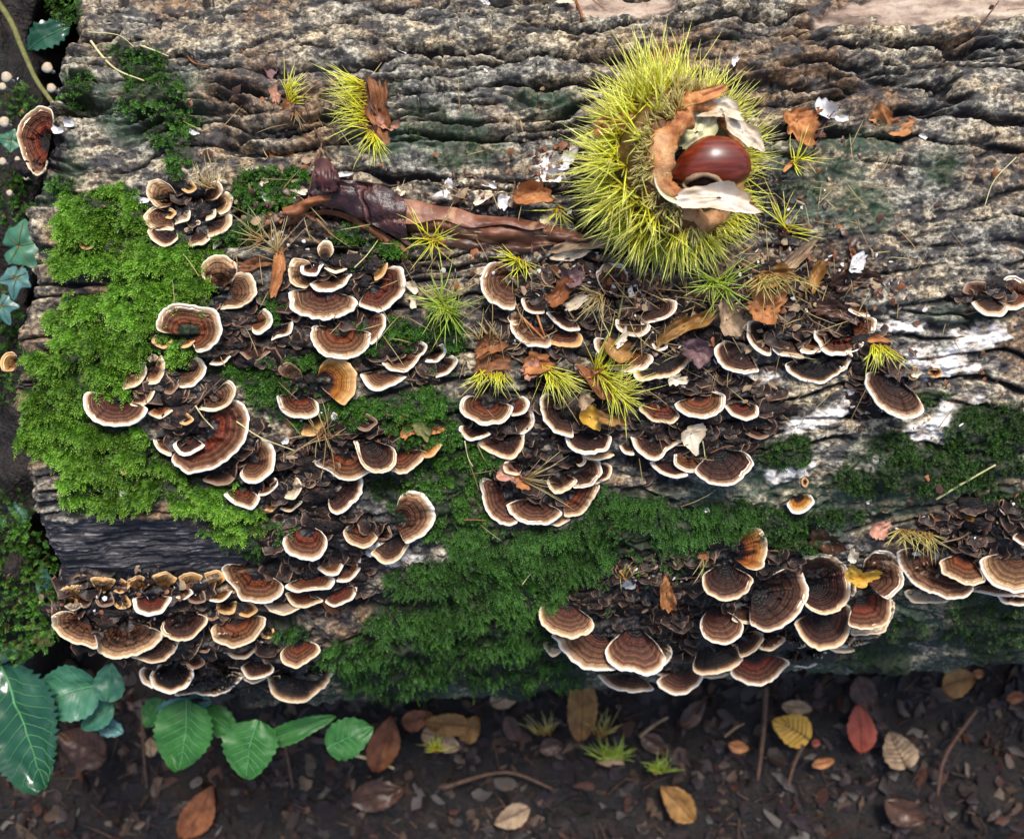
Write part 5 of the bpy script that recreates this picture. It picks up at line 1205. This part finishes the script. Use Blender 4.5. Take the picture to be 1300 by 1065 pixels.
def frills():
    """dark ruffled young brackets fused between the big ones"""
    n = 1500; px = rng.uniform(60, 1310, n * 8); py = rng.uniform(225, 880, n * 8)
    m = masks(px, py); ci = np.clip(px.astype(int), 0, 1419); ri = np.clip(py.astype(int), 0, 1099)
    keep = (m['dark'] > .6) & (m['wood'] < .5) & ~COVER[ri, ci] & ((py > 325) | (px < 310)) & ~((px > 330) & (px < 700) & (py < 325)); px, py = px[keep][:n], py[keep][:n]
    P, N, ok = hit(px, py); P, N = P[ok], N[ok]; n = len(P); P = P - N * 1.5
    a = np.radians(270 + rng.normal(0, 48, n)); d = np.stack([np.cos(a), np.sin(a), 0 * a], -1) + N * rng.uniform(.25, .8, n)[:, None]; d /= np.linalg.norm(d, axis=1)[:, None]
    e = np.cross(d, N); e /= np.linalg.norm(e, axis=1)[:, None]; w = np.cross(e, d); r = rng.uniform(5, 15, n) * rng.uniform(.7, 1.15, n)
    nt = 11; th = np.linspace(-1.75, 1.75, nt); V = []; tv = []
    ph_ = rng.uniform(0, 6, n)[:, None]; rr = r[:, None] * (1 + rng.normal(0, .09, (n, nt))) * (1 + .12 * np.sin(th * 4 + ph_))
    for k, dz_ in ((.08, 0), (.5, 0), (.82, 0), (1, 0), (1.02, -.1), (.9, -.16)):
        V.append(P[:, None] + d[:, None] * (rr * k * np.cos(th))[..., None] + e[:, None] * (rr * k * 1.15 * np.sin(th))[..., None] + w[:, None] * (r[:, None] * (dz_ + k * k * .22 * np.sin(th * 3 + ph_)))[..., None]); tv += [min(k, 1.0)] * nt
    V = np.stack(V, 1).reshape(-1, 3); f = (gridf(6, nt)[None] + (np.arange(n) * 6 * nt)[:, None, None]).reshape(-1, 4)
    t = NT('young_bracket'); a_ = t.attr('t'); r_ = t.attr('rv'); nn = t.noise(420, 3, .7); q = t.math('ADD', a_, t.math('MULTIPLY', t.math('SUBTRACT', nn, .5), .3), True)
    c = t.ramp(q, [(0, (.006, .004, .004)), (.5, (.018, .010, .008)), (.75, (.06, .028, .018)), (.88, (.03, .015, .011)), (1, (.34, .22, .13))]); c = t.mix(r_, t.mix(1., c, (.45, .4, .42), 'MULTIPLY'), c); t.bump(nn, .5, .0008)
    o = obj('young_brackets', V, f, t.fin(c, .5, .35), parent=log, attrs={'t': np.tile(tv, n), 'rv': np.repeat(rng.random(n) ** 1.5, 6 * nt)}); o['kind'] = 'stuff'; o['label'] = 'small dark ruffled young brackets crowded between the large ones'
frills()
def crumbs():
    zones = [(600, 245, 70, 24, 90), (700, 215, 26, 30, 110), (720, 330, 110, 36, 190), (800, 370, 60, 30, 120), (950, 380, 130, 50, 260), (1080, 350, 60, 40, 90), (640, 440, 90, 50, 60), (740, 500, 80, 40, 40), (880, 480, 110, 60, 70),
             (400, 260, 90, 50, 120), (330, 300, 60, 50, 70), (430, 560, 90, 40, 90), (820, 740, 60, 30, 90), (1230, 680, 80, 50, 110), (1010, 300, 60, 60, 90), (180, 755, 120, 26, 110), (650, 150, 600, 140, 160), (1150, 480, 120, 60, 60)]
    sets = {'white': [], 'tan': [], 'leafbrown': [], 'rust': []}
    for (cx, cy, sx, sy, n) in zones:
        for i in range(n):
            x = cx + rng.normal(0, sx * .6); y = cy + rng.normal(0, sy * .6)
            k = ('leafbrown', 'tan', 'rust', 'white')[int(rng.choice(4, p=[.52, .18, .18, .12]))]; sets[k].append((x, y))
    for k, L in sets.items():
        L = np.array(L); P, N, ok = hit(L[:, 0], L[:, 1]); P, N = P[ok], N[ok]; n = len(P); nt = 7; th = np.linspace(0, 2 * np.pi, nt + 1)[:-1]
        r = rng.uniform(1.2, 3.4, n) * (1 + 1.0 * rng.random(n) ** 4) * (.8 if k == 'white' else 1.25); a = rng.uniform(0, 6.28, n); asp = rng.uniform(.2, .9, n)
        x = r[:, None] * np.cos(th) * (1 + rng.normal(0, .25, (n, nt))); y = r[:, None] * asp[:, None] * np.sin(th) * (1 + rng.normal(0, .25, (n, nt))); X = x * np.cos(a)[:, None] - y * np.sin(a)[:, None]; Y = x * np.sin(a)[:, None] + y * np.cos(a)[:, None]
        lift = rng.uniform(2, 6, n)[:, None]; Z = lift + rng.normal(0, .3, (n, 1)) * X + rng.normal(0, .3, (n, 1)) * Y
        V = np.concatenate([np.stack([X, Y, Z], -1), np.stack([0 * lift[:, 0], 0 * lift[:, 0], lift[:, 0] + r * .35], -1)[:, None]], 1) + P[:, None]
        b = (np.arange(n) * (nt + 1))[:, None]; Fc = np.concatenate([b + np.array([j, (j + 1) % nt, nt]) for j in range(nt)])
        o = obj('wood_crumbs', V.reshape(-1, 3), Fc, HUSK[k], loc=P.mean(0)); tag(o, {'white': 'fine white wood crumbs sprinkled over the log', 'tan': 'fine tan crumbs of rotten wood on the log', 'leafbrown': 'fine dark brown leaf crumbs on the log', 'rust': 'fine rusty husk crumbs on the log'}[k], 'crumbs', None, 'stuff')
    n = 330; px = np.concatenate([rng.normal(820, 170, 200), rng.normal(420, 120, 70), rng.normal(1000, 90, 60)]); py = np.concatenate([rng.normal(400, 70, 200), rng.normal(330, 110, 70), rng.normal(320, 60, 60)])
    P, N, ok = hit(px, py, 0); P, N = P[ok], N[ok]; n = len(P); a = rng.uniform(0, 6.28, n); D = np.stack([np.cos(a), np.sin(a), 0 * a], -1); D = D - N * (D * N).sum(1)[:, None] + N * rng.uniform(-.05, .25, n)[:, None]
    V, F_, t, rv = spines(P + N * rng.uniform(8, 22, n)[:, None], D, rng.uniform(14, 48, n), .75); o = obj('loose_spines', V, F_, SP['straw'], loc=P.mean(0), attrs={'t': t, 'rv': rv}); tag(o, 'loose pale chestnut spines strewn over the brackets and bark', 'spines', None, 'stuff')
crumbs()

# ------------------------------------------------------------------ leaves
def outline(kind, u):
    if kind == 'beech': return np.sin(np.pi * u ** .85) ** .8
    if kind == 'bramble': return np.sin(np.pi * np.clip(u, 0, 1) ** .72) ** .62
    if kind == 'long': return np.sin(np.pi * u ** .9) ** .6
    return np.sin(np.pi * u) ** .7
def leaf(name, px, py, L, Wd, ang, z, mat, label, kind='beech', serr=.05, cup=.12, droop=.1, tilt=0, veins=True, vein_mat='vein', cat='leaf', group=None, notch=None, nu=34, nv=15, sharp=9):
    """L, Wd: size as seen in the picture; ang: direction of the tip"""
    _sh[0] += 1; sd_ = _sh[0]; f = (CAMH - z) / CAMH; L *= f; Wd *= f
    c = at(px, py, z).reshape(3); u = np.linspace(0, 1, nu)[:, None]; v = np.linspace(-1, 1, nv)[None]
    w = outline(kind, u * .985 + .008)
    tooth = 1 + serr * (2 * np.abs(((u * L / (sharp * f)) % 1) - .5) - .5) * 1.6 + (fbm(u * 4, v * 0 + sd_ + np.sign(v) * 3, 3, sd_) - .5) * .14
    x = (u - .5) * L + 0 * v; y = v * w * Wd / 2 * (1 + (tooth - 1) * np.abs(v) ** 3) + .05 * L * np.sin(u * 3 + sd_)
    if notch is not None: x = np.where(u > .6, x - (np.abs(v) < .35) * (u - .6) * L * notch, x)
    rib = np.abs(np.sin((u * 8 - np.abs(v) * 1.3) * np.pi)) ** .5
    zz = cup * Wd * np.abs(v) ** 1.3 - droop * L * (u - .4) ** 2 * 2 + rib * .012 * Wd * (1 - np.abs(v)) + (fbm(u * 3 + sd_, v * 2, 3, sd_ + 2) - .5) * Wd * .22 + tilt * x
    a = math.radians(ang); X = x * math.cos(a) - y * math.sin(a); Y = x * math.sin(a) + y * math.cos(a)
    V = np.stack([X, Y, zz], -1); top = V.reshape(-1, 3); n = nu * nv; V2 = np.vstack([top, top - [0, 0, 1.0 * f]]) + c
    f1 = gridf(nu, nv); o = obj(name, V2, [f1, f1[:, ::-1] + n], HUSK[mat], loc=c); tag(o, label, cat, group)
    if veins:
        mid = V[:, nv // 2] + c + [0, 0, .9 * f]; v_, f_ = tube(mid, np.linspace(1.1, .3, nu) * f * max(.6, Wd / f / 60), 5); obj('midrib', v_, f_, HUSK[vein_mat], parent=o)
        if Wd / f > 40:
            vs = []; fs = []; k = 0
            for i in range(4, nu - 6, 4):
                for sgn in (-1, 1):
                    js = [nv // 2 + sgn * q for q in range(0, nv // 2)]; pts_ = np.array([V[min(nu - 1, i + q), j] for q, j in enumerate(js)]) + c + [0, 0, .7 * f]
                    v_, f_ = tube(pts_, np.linspace(.6, .25, len(js)) * f, 4); vs.append(v_); fs.append([a_ + k for a_ in f_]); k += len(v_)
            obj('side_veins', np.vstack(vs), [np.vstack([q[0] for q in fs]), np.vstack([q[1] for q in fs])], HUSK[vein_mat], parent=o)
    return o
def ivy(px, py, r, ang, z, mat, label, lobes=5):
    _sh[0] += 1; sd_ = _sh[0]; f = (CAMH - z) / CAMH; r *= f; c = at(px, py, z).reshape(3); nt = 60; th = np.linspace(-np.pi, np.pi, nt + 1)[:-1]
    rr = .55 * np.ones(nt)
    for a, h in zip(*[((0, 1.15, -1.15, 2.2, -2.2), (1., .82, .82, .60, .60)), ((0, 1.7, -1.7), (1., .7, .7))][0 if lobes == 5 else 1]):
        rr = np.maximum(rr, h * np.exp(-np.abs((th - a + np.pi) % (2 * np.pi) - np.pi) ** 1.25 * 1.35))
    rr *= 1 + (fbm(np.cos(th) * 3 + 5, np.sin(th) * 3 + 5, 2, sd_) - .5) * .2
    rr *= 1 - .45 * np.exp(-((np.pi - np.abs(th)) / .22) ** 2)
    K = np.linspace(0.02, 1, 8)[:, None]; a0 = math.radians(ang); X = K * rr * np.cos(th + a0) * r; Y = K * rr * np.sin(th + a0) * r
    fold = np.abs(np.sin(th)) ** .7; Z = r * (.16 * K * fold[None] - .14 * K ** 2 + (fbm(X / r * 2 + sd_, Y / r * 2, 2, sd_) - .5) * .25)
    V = np.stack([X, Y, Z], -1); o = obj('ivy_leaf', V.reshape(-1, 3) + c, gridf(8, nt, 0, True), HUSK[mat], loc=c); tag(o, label, 'ivy leaf', 'ivy leaves beside the log')
    vs = []; fs = []; k = 0
    for a in ((0, 1.15, -1.15, 2.2, -2.2) if lobes == 5 else (0, 1.7, -1.7)):
        j = int(np.argmin(np.abs(th - a))); v_, f_ = tube(V[:-1, j] + c + [0, 0, .8 * f], np.linspace(.9, .3, 7) * f, 4); vs.append(v_); fs.append([q + k for q in f_]); k += len(v_)
    obj('veins', np.vstack(vs), [np.vstack([q[0] for q in fs]), np.vstack([q[1] for q in fs])], HUSK['greenstem'], parent=o)
    stem = np.array([V[0, 0] + c, V[0, 0] + c + [-r * .6 * math.cos(a0), -r * .6 * math.sin(a0), -r * .5], V[0, 0] + c + [-r * 1.0 * math.cos(a0), -r * .9 * math.sin(a0), -r * 1.4]])
    v_, f_ = tube(catmull(stem, 8), 1.1 * f, 5); obj('stalk', v_, f_, HUSK['greenstem'], parent=o)
ivy(24, 312, 44, 10, -250, 'ivy', 'smooth blue-green ivy leaf, uppermost beside the big moss patch')
ivy(20, 352, 28, -100, -230, 'teal', 'grey-blue ivy leaf with pale veins under the smooth one')
ivy(2, 388, 26, -70, -240, 'teal', 'ivy leaf cut by the left edge, below the grey-blue one')
ivy(12, 655, 34, -60, -320, 'teal', 'blue-green ivy leaf left of the dark bare wood')
ivy(48, 735, 30, -80, -330, 'teal', 'drooping blue-green ivy leaf by the lower end of the log')
ivy(14, 178, 22, 170, -240, 'ivy', 'small green ivy leaf below the bracket at the left end', 3)
ivy(24, 830, 24, 60, -380, 'green', 'fresh green lobed leaf above the largest bramble leaf')
ivy(52, 812, 20, 40, -340, 'greenstem', 'small yellow-green lobed leaf under the big crescent bracket')
ivy(1, 830, 22, 0, -360, 'ivy', 'lobed leaf cut off at the left edge above the glossy leaf', 3)
GL = 'bramble leaves below the log'
leaf('holly_leaf', 62, 48, 66, 36, 215, -230, 'glossy', 'dark glossy leaf with a bluish sheen at the top left end of the log', 'beech', .16, .2, veins=True)
leaf('bramble_leaf', 83, 885, 90, 71, 200, -330, 'ivy', 'largest rounded bramble leaf at the lower left', 'bramble', .05, .08, group=GL)
leaf('bramble_leaf', 138, 866, 48, 39, 80, -320, 'ivy', 'small upright bramble leaf right of the largest one', 'bramble', .05, .08, group=GL)
leaf('bramble_leaf', 123, 909, 51, 34, 215, -350, 'ivy', 'small bramble leaf below the upright one', 'bramble', .05, .08, group=GL)
leaf('bramble_leaf', 140, 925, 34, 25, -20, -380, 'teal', 'dark blue-green leaflet partly hidden under the small bramble leaf', 'bramble', .12, .08, group=GL)
leaf('bramble_leaf', 231, 934, 90, 76, 268, -330, 'green', 'large fresh green bramble leaf under the bottom-left brackets', 'bramble', .08, .06, group=GL)
leaf('bramble_leaf', 280, 916, 60, 39, -30, -370, 'green', 'green bramble leaf half hidden between two larger ones', 'bramble', .08, .06, group=GL)
leaf('bramble_leaf', 320, 952, 76, 69, 262, -330, 'green', 'rounded bramble leaf right of the large fresh green one', 'bramble', .08, .06, group=GL)
leaf('bramble_leaf', 238, 893, 76, 28, 10, -360, 'teal', 'shadowed blue-green leaf just below the wide black bracket', 'bramble', .10, .1, group=GL)
leaf('bramble_leaf', 378, 926, 99, 28, 12, -360, 'green', 'narrow tilted green leaf under the fan-shaped bracket', 'bramble', .08, .1, group=GL)
leaf('bramble_leaf', 444, 937, 64, 51, 20, -360, 'green', 'rightmost green bramble leaf, beside an orange-red leaf', 'bramble', .08, .06, group=GL)
leaf('broad_leaf', 26, 925, 165, 108, 292, -330, 'glossy', 'large dark glossy leaf with pale ribs in the bottom left corner', 'bramble', .14, .16, nu=44, nv=17)
leaf('bramble_leaf', 196, 905, 41, 34, 250, -420, 'green', 'dim green leaf left of the large fresh green bramble leaf', 'bramble', .1, .06, group=GL)
GA = 'fallen autumn leaves on the soil'
zs = GROUND + 40
def al(x, y, L, Wd, a, m, lab, kind='beech', dz=0, **k): leaf('fallen_leaf', x, y, L, Wd, a, zs + dz, m, lab, kind, vein_mat='twig', group=GA, **k)
al(736, 896, 88, 38, 95, 'ochre', 'tall ochre leaf standing below the left of the lower-right cluster', 'long', 20)
al(1005, 927, 52, 42, 150, 'yellow', 'bright yellow notched leaf on the dark soil', 'bramble', 10, notch=.5, cup=.05)
al(1092, 924, 62, 38, 88, 'red', 'dull red pointed leaf on the dark soil', 'beech', 20)
al(1140, 950, 50, 42, 110, 'tan', 'crumpled pale tan leaf right of the red one', 'bramble', 10, cup=.2)
al(1217, 866, 44, 38, 20, 'ochre', 'small round olive-ochre leaf in the shade under the log', 'bramble', 60)
al(1242, 855, 14, 12, 0, 'orange', 'tiny orange leaf touching the round olive-ochre one')
al(486, 944, 72, 40, 80, 'rust', 'orange-red leaf right of the rightmost bramble leaf', 'beech', 40)
al(103, 948, 70, 48, 150, 'leafbrown', 'large brown leaf between the glossy leaf and the bramble leaves', 'bramble', 60)
al(530, 912, 40, 26, 10, 'rust', 'orange leaf close under the hanging moss', 'bramble', 20)
al(566, 918, 56, 30, 170, 'ochre', 'mottled ochre leaf in the leaf pile under the moss', 'bramble', 24)
al(598, 925, 36, 28, 60, 'ochre', 'ochre leaf at the right end of the leaf pile', 'bramble', 18)
al(560, 940, 52, 30, -20, 'tan', 'tan leaf lowest in the leaf pile', 'bramble', 10)
al(642, 885, 40, 24, 30, 'tan', 'greyish tan leaf tucked under the edge of the log', 'bramble', 20)
al(652, 925, 40, 22, -60, 'leafbrown', 'brown leaf left of the tall ochre leaf')
al(938, 947, 28, 16, -20, 'orange', 'small orange leaf left of the yellow notched one')
al(1012, 898, 40, 20, -15, 'tan', 'faded tan leaf above the yellow notched one')
al(1036, 943, 12, 10, 0, 'red', 'tiny red leaf right of the yellow notched one')
al(192, 948, 24, 18, 100, 'tan', 'small tan leaf left of the large fresh green bramble leaf')
al(1045, 968, 30, 14, 20, 'orange', 'orange scrap leaf at the foot of the red leaf')
al(800, 850, 30, 16, 70, 'tan', 'pale leaf in the shadow below the shell-like bracket')
al(1098, 880, 50, 34, -70, 'leafbrown', 'dark leaf in the deep shade under the right of the log', 'beech')
al(880, 905, 46, 24, 40, 'leafbrown', 'brown leaf in the middle of the dark soil')
al(830, 945, 40, 24, -40, 'leafbrown', 'small brown leaf right of the green spine tuft on the ground')
al(6, 560, 70, 40, 95, 'rust', 'orange-brown leaf at the left edge beside the moss', 'beech', 200)
al(8, 610, 40, 30, 80, 'yellow', 'pale yellow leaf under the orange-brown one at the left edge', 'bramble', 200)
al(2, 515, 36, 26, 60, 'tan', 'pale pinkish leaf above the orange-brown one at the left edge', 'bramble', 210)
al(5, 40, 60, 34, 80, 'orange', 'orange leaf in the top left corner behind the green stem', 'beech', 200)
al(38, 838, 30, 20, 30, 'leafbrown', 'brown leaf under the lobed green leaves at the lower left', 'beech', 60)
al(1290, 885, 26, 16, 0, 'rust', 'rusty leaf at the right edge under the log')
al(700, 948, 32, 22, 10, 'leafbrown', 'brown leaf left of the green spine tuft on the ground')
al(480, 1010, 70, 40, 20, 'leafbrown', 'brown leaf at the bottom edge left of centre'); al(860, 1020, 60, 36, 140, 'ochre', 'ochre leaf at the bottom edge right of centre')
al(250, 1030, 76, 40, 60, 'rust', 'rusty leaf at the bottom edge under the bramble'); al(1150, 1030, 60, 36, -30, 'leafbrown', 'brown leaf in the bottom right corner'); al(650, 1035, 50, 30, 200, 'tan', 'tan leaf at the bottom edge in the middle')
tuft(778, 958, ((765, 962), (790, 962)), 90, 150, 60, 26, 'green', 0, 'blurred green spine tuft lying on the soil', [(778, 965, 30, 10, 0, 'tan')], 1.0, z=zs + 12)
tuft(690, 925, ((682, 930), (700, 930)), 110, 120, 30, 26, 'dry', 0, 'dull yellow spine tuft on the soil left of the ochre leaf', (), 1.0, z=zs + 12)
tuft(760, 925, ((755, 930), (770, 930)), 70, 120, 24, 24, 'dry', 0, 'dull yellow spine tuft on the soil right of the ochre leaf', (), 1.0, z=zs + 12)
tuft(550, 945, ((545, 950), (560, 950)), 90, 200, 24, 20, 'fresh', 0, 'yellow-green spine tuft in the leaf pile', (), 1.0, z=zs + 20)
tuft(830, 975, ((822, 978), (845, 978)), 90, 160, 30, 22, 'green', 0, 'green spine tuft near the bottom edge', (), 1.0, z=zs + 12)
GS = 'sticks on the soil'
for pts, r, m, lab in [([(972, 870), (970, 920), (962, 990)], 4.0, 'twig', 'upright purplish stick on the soil below the cluster'), ([(180, 900), (182, 950), (186, 1000)], 2.2, 'twig', 'thin reddish stem left of the large green bramble leaf'),
      ([(450, 958), (475, 965), (500, 975)], 2.2, 'grass', 'pale straw lying below the orange-red leaf'), ([(1020, 945), (1008, 970), (1000, 1000)], 3.0, 'twig', 'dark stick below the yellow leaf'),
      ([(812, 935), (830, 920), (848, 910)], 3.0, 'tan', 'pale bark strip in the middle of the soil'), ([(920, 935), (932, 925), (945, 918)], 1.5, 'tan', 'thin pale stick near the small orange leaf'),
      ([(60, 700), (50, 690), (30, 720)], 1.5, 'greenstem', 'thin green ivy stem at the lower left end'), ([(262, 890), (264, 905), (262, 930)], 1.6, 'greenstem', 'green bramble stalk under the wide black bracket'),
      ([(345, 915), (360, 940), (372, 1000)], 2.2, 'twig', 'dark bramble stem between the green leaves'), ([(1240, 900), (1200, 960), (1190, 1010)], 3.0, 'twig', 'dark stick at the lower right'),
      ([(60, 60), (50, 40), (40, 22)], 1.6, 'grass', 'pale straw at the top left beside the glossy leaf'), ([(560, 1000), (640, 980), (700, 1000)], 3.0, 'twig', 'curved dark stick at the bottom edge')]:
    stick('fallen_stick', pts, r, m, lab, 'stick', 0, zs + 8, GS)
# little pale fungi and crumbs beside the left end
def puff(x, y, r, z, lab, stalk=True):
    c = at(x, y, z).reshape(3); f = (CAMH - z) / CAMH; r *= f; th = np.linspace(0, 2 * np.pi, 13)[:-1]; pr = [(0.02, .55), (.55, .45), (.95, .1), (1.0, -.15), (.8, -.25), (.25, -.2), (.22, -1.6), (.3, -2.4)]
    V = np.array([[a * r * math.cos(t) * (1 + .12 * math.sin(3 * t + x)), a * r * math.sin(t), b * r] for a, b in pr for t in th]) + c
    o = obj('pale_mushroom', V[:60], gridf(5, 12, 0, True), HUSK['cream'], loc=c); tag(o, lab, 'mushroom', 'tiny pale mushrooms beside the log')
    obj('stem', V[60:], gridf(3, 12, 0, True), HUSK['white'], parent=o)
for x, y, r, lab in [(60, 86, 7, 'pale brown-stalked mushroom beside the glossy leaf'), (65, 112, 6, 'pale mushroom at the foot of the green stem'), (8, 98, 7, 'upper pale mushroom at the left edge, top'), (3, 110, 5, 'lower pale mushroom at the left edge, top'),
                     (5, 155, 7, 'greenish white mushroom left of the bracket on the log end'), (3, 205, 5, 'white mushroom at the left edge below the ivy leaf'), (22, 202, 3.5, 'tiny white mushroom under the left end bracket'), (12, 245, 4, 'tiny white mushroom low on the left, above the ivy'), (33, 226, 3, 'smallest white mushroom near the lower tip of the end bracket')]:
    puff(x, y, r, -230, lab)

# ------------------------------------------------------------------ leaf litter and low plants that nobody could count
def litter(n, name, mats, label, smin, smax, box, zoff=8, ybias=None):
    per = n // len(mats)
    for i, m in enumerate(mats):
        X = rng.uniform(box[0], box[2], per); Y = rng.uniform(box[1], box[3], per); Z = gz(X, Y) + rng.uniform(0, zoff, per)
        nt = 9; th = np.linspace(0, 2 * np.pi, nt + 1)[:-1]; L = rng.uniform(smin, smax, per) * rng.uniform(.5, 1, per); a = rng.uniform(0, 6.28, per); asp = rng.uniform(.25, .8, per)
        rr = 1 + rng.normal(0, .28, (per, nt)); x = L[:, None] * rr * np.cos(th); y = L[:, None] * asp[:, None] * rr * np.sin(th)
        tx = rng.normal(0, .35, per)[:, None]; ty = rng.normal(0, .35, per)[:, None]; cu = rng.uniform(-.4, .6, per)[:, None]
        zz = x * tx + y * ty + cu * y * y / (L[:, None]); xx = x * np.cos(a)[:, None] - y * np.sin(a)[:, None]; yy = x * np.sin(a)[:, None] + y * np.cos(a)[:, None]
        V = np.stack([xx, yy, zz], -1); V = np.concatenate([V, np.zeros((per, 1, 3))], 1) + np.stack([X, Y, Z], -1)[:, None] + [0, 0, 3]
        b = (np.arange(per) * (nt + 1))[:, None]; F = np.concatenate([b + np.array([j, (j + 1) % nt, nt]) for j in range(nt)])
        o = obj(name, V.reshape(-1, 3), F, HUSK[m], loc=(0, 0, GROUND)); tag(o, label[i], 'leaf litter', None, 'stuff')
litter(12600, 'leaf_litter', ['soilbrown', 'soilbrown', 'soilpurple', 'soilbrown', 'soilpurple', 'soiltan', 'soilrust'],
       ['small dark brown rotting leaf bits on the soil', 'small brown leaf bits on the soil', 'tiny dark husk crumbs on the soil', 'tiny grey-brown wood crumbs on the soil', 'dull purple leaf bits on the soil', 'pale tan leaf flecks on the soil', 'rusty leaf flecks on the soil'],
       4, 26, (-1450, -1250, 1500, 900))
def needles_on_soil():
    n = 900; X = rng.uniform(-1400, 1400, n); Y = rng.uniform(-1200, -250, n); P = np.stack([X, Y, gz(X, Y) + 8], -1); a = rng.uniform(0, 6.28, n)
    D = np.stack([np.cos(a), np.sin(a), rng.uniform(-.1, .3, n)], -1); V, F, t, rv = spines(P, D, rng.uniform(15, 70, n), rng.uniform(.8, 2.2, n))
    o = obj('fine_twigs', V, F, HUSK['twig'], loc=(0, 0, GROUND), attrs={'t': t, 'rv': rv}); tag(o, 'fine dark twigs and needles scattered over the soil', 'twigs', None, 'stuff')
needles_on_soil()
def ground_moss():
    # moss cushions on the soil along the left end of the log
    n = 5200; px = rng.uniform(-60, 90, n); py = rng.uniform(-40, 850, n)
    d = ell(px, py, [(85, 8, 26, 26), (5, 230, 40, 30), (15, 275, 30, 26), (20, 720, 60, 60), (5, 660, 40, 40), (40, 770, 50, 40), (10, 800, 60, 40), (0, 420, 30, 60), (25, 130, 30, 20), (10, 480, 24, 40)]) + (fbm(px / 18, py / 18, 3, 441) - .5)
    keep = d > .1; px, py = px[keep], py[keep]; n = len(px); z = -300 + (fbm(px / 30, py / 30, 3, 442) - .5) * 50; P = at(px, py, z); V = []; tv = []
    A = rng.normal(0, .7, (n, 3)) + [0, -.3, .8]; A /= np.linalg.norm(A, axis=1)[:, None]; Sd = np.cross(A, rng.normal(0, 1, (n, 3))); Sd /= np.linalg.norm(Sd, axis=1)[:, None]; C = np.cross(Sd, A); L = rng.uniform(10, 20, n)
    for k in range(9):
        u = (k + .4) / 9; b = P + A * (L * u)[:, None]; sg = 1 if k % 2 else -1; ll = 5.2 * (1.1 - .5 * u) + 0 * L
        dr = A * .7 + Sd * sg * .8 + C * rng.uniform(-.2, .6, (n, 1)); sd_ = np.cross(dr, C); w = .28 * ll
        V += [b, b + dr * (ll * .5)[:, None] + sd_ * w[:, None], b + dr * ll[:, None], b + dr * (ll * .5)[:, None] - sd_ * w[:, None]]; tv += [u * .8, u * .8 + .1, u * .8 + .2, u * .8 + .1]
    V = np.stack(V, 1); o = obj('ground_moss', V.reshape(-1, 3), np.arange(n * 36).reshape(-1, 4), MG, loc=P.mean(0), smooth=False, attrs={'t': np.tile(tv, n), 'rv': np.repeat(rng.random(n), 36)})
    tag(o, 'moss cushions on the bank beside the left end of the log', 'moss', None, 'stuff')
    # the raised bank they sit on
    a = np.linspace(-260, 110, 60)[:, None]; b = np.linspace(-260, 960, 120)[None]; zz = -316 + (fbm(a / 60 + 9, b / 60, 4, 444) - .5) * 90 - sst(40, 110, a + (fbm(b / 40, b * 0, 2, 9) - .5) * 60) * 420 - sst(760, 900, b + a * .3) * 460
    Q = at(a + 0 * b, b + 0 * a, zz); o = obj('earth_bank', Q.reshape(-1, 3), gridf(60, 120), soil_mat(), loc=(-800, 0, -500)); tag(o, 'dark earth bank at the left end of the log', None, None, 'structure')
ground_moss()
